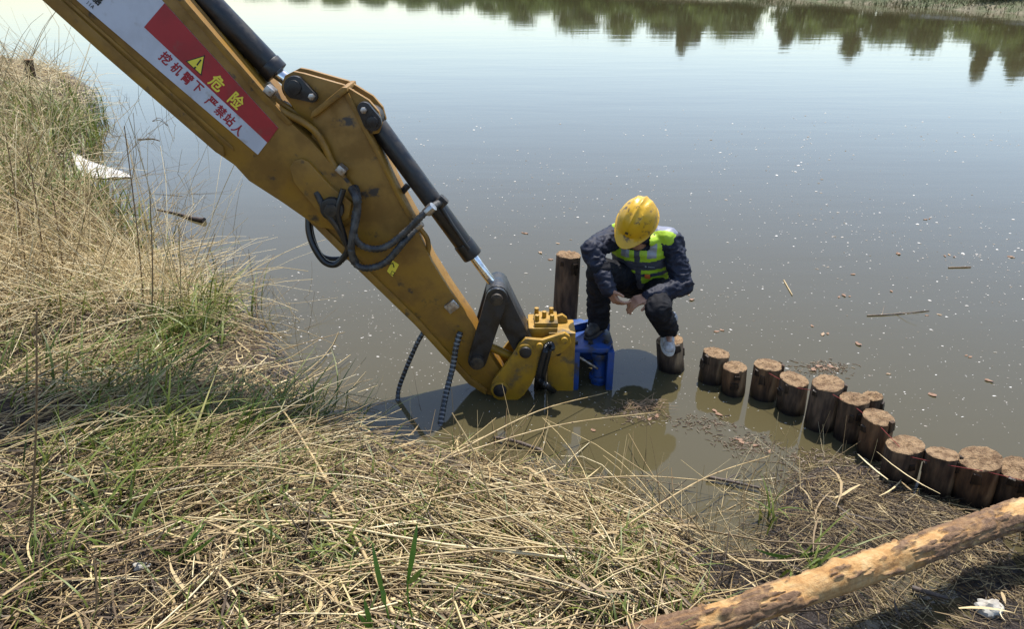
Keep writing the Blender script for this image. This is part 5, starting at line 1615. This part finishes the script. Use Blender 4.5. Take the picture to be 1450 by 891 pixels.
# branches and twigs
def branch(pts, r0, r1, m, lab, twigs=2, cat='branch', name='branch'):
    P = spline(pts, 6)
    root = empty(name, pts[0], lab, cat)
    rs = [r0 + (r1 - r0) * i / (len(P) - 1) * 1.0 + r0 * .12 * math.sin(i * 1.9) for i in range(len(P))]
    link('limb', G().tube(P, rs, 9).mesh(), m, root, org=pts[0], smooth=60)
    for k in range(twigs):
        i = int(len(P) * (.35 + .25 * k)); d = (P[min(i + 1, len(P) - 1)] - P[i - 1]).normalized()
        sd_ = V3((d.y, -d.x, random.uniform(.1, .5))) * (1 if k % 2 else -1)
        e = P[i] + (d * .7 + sd_).normalized() * random.uniform(.08, .2)
        e.z = max(e.z, .01)
        link('twig', G().tube([P[i], P[i].lerp(e, .5) + V3((0, 0, .01)), e], [r1 * .8, r1 * .6, r1 * .35], 6).mesh(), m, root, smooth=60)
    return root
branch([G3(50, 278, 0.14), G3(90, 292, 0.15), G3(130, 295, 0.14), G3(160, 300, 0.11)], .022, .010, M_dead, 'grey dead branch poking from the bank towards the water below the white sheet')
branch([G3(48, 322, 0.15), G3(75, 308, 0.17), G3(105, 303, 0.16), G3(140, 306, 0.12)], .026, .012, M_stalk, 'pale curved dead branch with its thick end in the straw')
branch([G3(108, 272, .03), G3(130, 279, .02), G3(170, 285, .01)], .012, .006, M_darkwood, 'thin dark twig on the water just below the white sheet', 1, 'twig', 'twig')
branch([G3(62, 335, 0.17), G3(110, 325, 0.15), G3(160, 313, 0.12), G3(205, 308, .01)], .014, .006, M_dead, 'long thin branch reaching past the curved one over the shallows')
branch([G3(80, 228, 0.14), G3(100, 244, 0.14), G3(120, 257, .02)], .016, .009, M_darkwood, 'short dark branch ending at the edge of the white sheet', 0)
branch([on(222, 297, .0), on(252, 303, .005), on(272, 309, .012), on(289, 312, .02)], .010, .028, M_darkwood, 'half sunken dark branch stub floating off the left bank', 0)
branch([G3(700, 624, .02), G3(730, 632, .03), G3(768, 643, .02)], .009, .011, M_darkwood, 'dark soaked stick at the edge of the straw and the water', 0, 'stick', 'stick')
branch([G3(1000, 680, .02), G3(1040, 688, .02), G3(1075, 696, .02)], .010, .006, M_darkwood, 'dark stick with a torn green end among reeds by the floating straw', 1, 'stick', 'stick')
branch([on(1228, 447, .004), on(1262, 445, .006), on(1316, 440, .004)], .0055, .003, M_dead, 'thin pale twig floating alone on open water beyond the piles', 2, 'twig', 'twig')
branch([on(1343, 501 - 122, .004), on(1375, 378, .006)], .006, .005, M_bstalk, 'short straight reed piece floating among brown leaves', 0, 'reed', 'floating_reed')
branch([on(1110, 397, .004), on(1122, 418, .006)], .0055, .004, M_stalk, 'short pale reed piece floating in open water right of the worker', 0, 'reed', 'floating_reed')
branch([G3(1290, 838, .02), G3(1320, 850, .03), G3(1340, 853, .02)], .012, .007, M_darkwood, 'black wet stick lying in the mud beyond the log shadow', 0, 'stick', 'stick')
for k in range(4):
    x, y = ((218, 172), (226, 168), (222, 178), (232, 174))[k]
    pass
branch([on(216, 171, .003), on(226, 167, .02), on(238, 178, .004)], .006, .004, M_darkwood, 'small forked twig floating under the excavator boom', 2, 'twig', 'twig')
branch([G3(195, 198, .01), on(214, 196, .006), on(226, 199, .003)], .008, .005, M_dead, 'little pale twig floating near the reeds by the boom', 1, 'twig', 'twig')

# white plastic sheet
c = on(147, 246)
n_ = 26
V, F = [], []
for j in range(n_):
    for i in range(n_):
        u, v = i / (n_ - 1), j / (n_ - 1)
        px_ = 114 + 72 * u - 10 * v * (1 - u); py_ = 255 - 26 * v * (1 - u) ** .7 - 3 * u
        p = on(px_, py_, 0)
        h = .012 + .05 * max(0, v) * (1 - u) + (.06 * mnoise.noise(V3((u * 5, v * 5, 2))) + .03 * mnoise.noise(V3((u * 11, v * 11, 5)))) * (1 - u)
        V.append((p.x, p.y, max(h, .006) + max(gz(p.x, p.y), 0)))
F = [(j * n_ + i, j * n_ + i + 1, (j + 1) * n_ + i + 1, (j + 1) * n_ + i) for j in range(n_ - 1) for i in range(n_ - 1)]
o = link('plastic_sheet', G().add(V, F).mesh(), M_plastic, smooth=60); tag(o, 'crumpled white plastic sheet lying at the left waterline', 'plastic sheet')
sm = o.modifiers.new('t', 'SOLIDIFY'); sm.thickness = .004
# stones and scraps
def stone(px_, py_, s, lab, m=None, cat='stone', name='stone', flat=.6):
    c = G3(px_, py_)
    g = G().ell((c.x, c.y, c.z + s * flat * .4), (s, s * .75, s * flat), None, 18, 12)
    me = g.mesh()
    for v in me.vertices:
        d = v.co - c
        k = mnoise.noise(d * (2.2 / s)) * .35 + mnoise.noise(d * (5 / s)) * .15
        v.co = c + d * (1 + k)
    o = link(name, me, m or M_stone, smooth=35); tag(o, lab, cat)
stone(1400, 866, .055, 'whitish angular stone in the mud beyond the log shadow')
stone(8, 185, .07, 'white scrap caught in the grass of the far left bank', M_plastic, 'scrap', 'scrap', .8)
stone(10, 247, .05, 'small pale scrap lying in the straw below the grass', M_plastic, 'scrap', 'scrap', .5)
stone(283, 556 - 95, .02, 'small pale pebble in the straw by the reed clump', None, 'stone', 'pebble')
stone(200, 805, .03, 'pale pebble between straw stalks low on the bank', None, 'stone', 'pebble')
stone(640, 688, .012, 'tiny white pebble in the straw near the waterline', None, 'stone', 'pebble')

# brown leaves floating on the water
LV = [(1310, 311), (1316, 310), (1344, 361), (1352, 364), (1338, 363), (1272, 360), (1434, 365), (1430, 364), (1195, 419), (1203, 420), (1188, 421), (1262, 413), (1368, 504), (1374, 506), (1165, 474), (1172, 473), (1208, 389), (1312, 447), (1330, 446),
      (1160, 520), (1168, 523), (1176, 520), (1184, 522), (1152, 524), (930, 590), (920, 594), (905, 592), (1012, 583), (1018, 588), (1050, 626), (1058, 628), (1070, 632), (1045, 623), (1090, 640), (765, 358), (780, 368), (740, 330), (745, 331), (790, 345), (840, 610),
      (1015, 470), (1022, 468), (975, 418), (980, 425), (1215, 488), (1150, 462), (1258, 530), (1320, 560), (1400, 540)]
M_dry2 = mat('tan_leaf', (0.32, 0.22, 0.13), (0.22, 0.14, 0.08), 25, 0.7)
base_me = []
for v_ in range(4):
    r_ = random.Random(v_)
    g = G()
    n_ = 10
    top = [(math.cos(2 * math.pi * k / n_) * (.030 + .018 * r_.random()), math.sin(2 * math.pi * k / n_) * (.012 + .014 * r_.random()), .004 + .012 * r_.random()) for k in range(n_)]
    V = top + [(x * .95, y * .95, z - .003) for x, y, z in top] + [(0, 0, .006), (0, 0, .003)]
    F = [(k, (k + 1) % n_, 2 * n_) for k in range(n_)] + [(n_ + (k + 1) % n_, n_ + k, 2 * n_ + 1) for k in range(n_)] + [(k, n_ + k, n_ + (k + 1) % n_, (k + 1) % n_) for k in range(n_)]
    g.add(V, F)
    me = g.mesh(); me.materials.append(M_dry2 if v_ == 2 else M_leaf)
    base_me.append(me)
for k, (x, y) in enumerate(LV):
    p = on(x, y, 0)
    o = bpy.data.objects.new('floating_leaf', base_me[k % 4 if k % 5 else 1])
    COL.objects.link(o)
    o.location = p; o.rotation_euler = (0, 0, random.uniform(0, 6.28)); s_ = random.uniform(.35, .8) * (.7 + .3 * p.y / 6); o.scale = (s_, s_, s_)
    place = ('on open water beyond the pile row' if p.y > 5.2 and x > 1000 else 'behind the arm and tall pile' if x < 830 and y < 400 else 'just behind the pile row' if x > 1100 and y < 570 else
             'near the worker' if x < 1000 and y < 440 or 900 < x < 1030 and y < 480 else 'in the still water between pile row and bank')
    hue = 'tan' if o.data.materials[0] is M_dry2 else 'brown'
    tag(o, 'curled %s leaf floating %s' % (hue, place), 'leaf', 'leaves floating %s' % place)
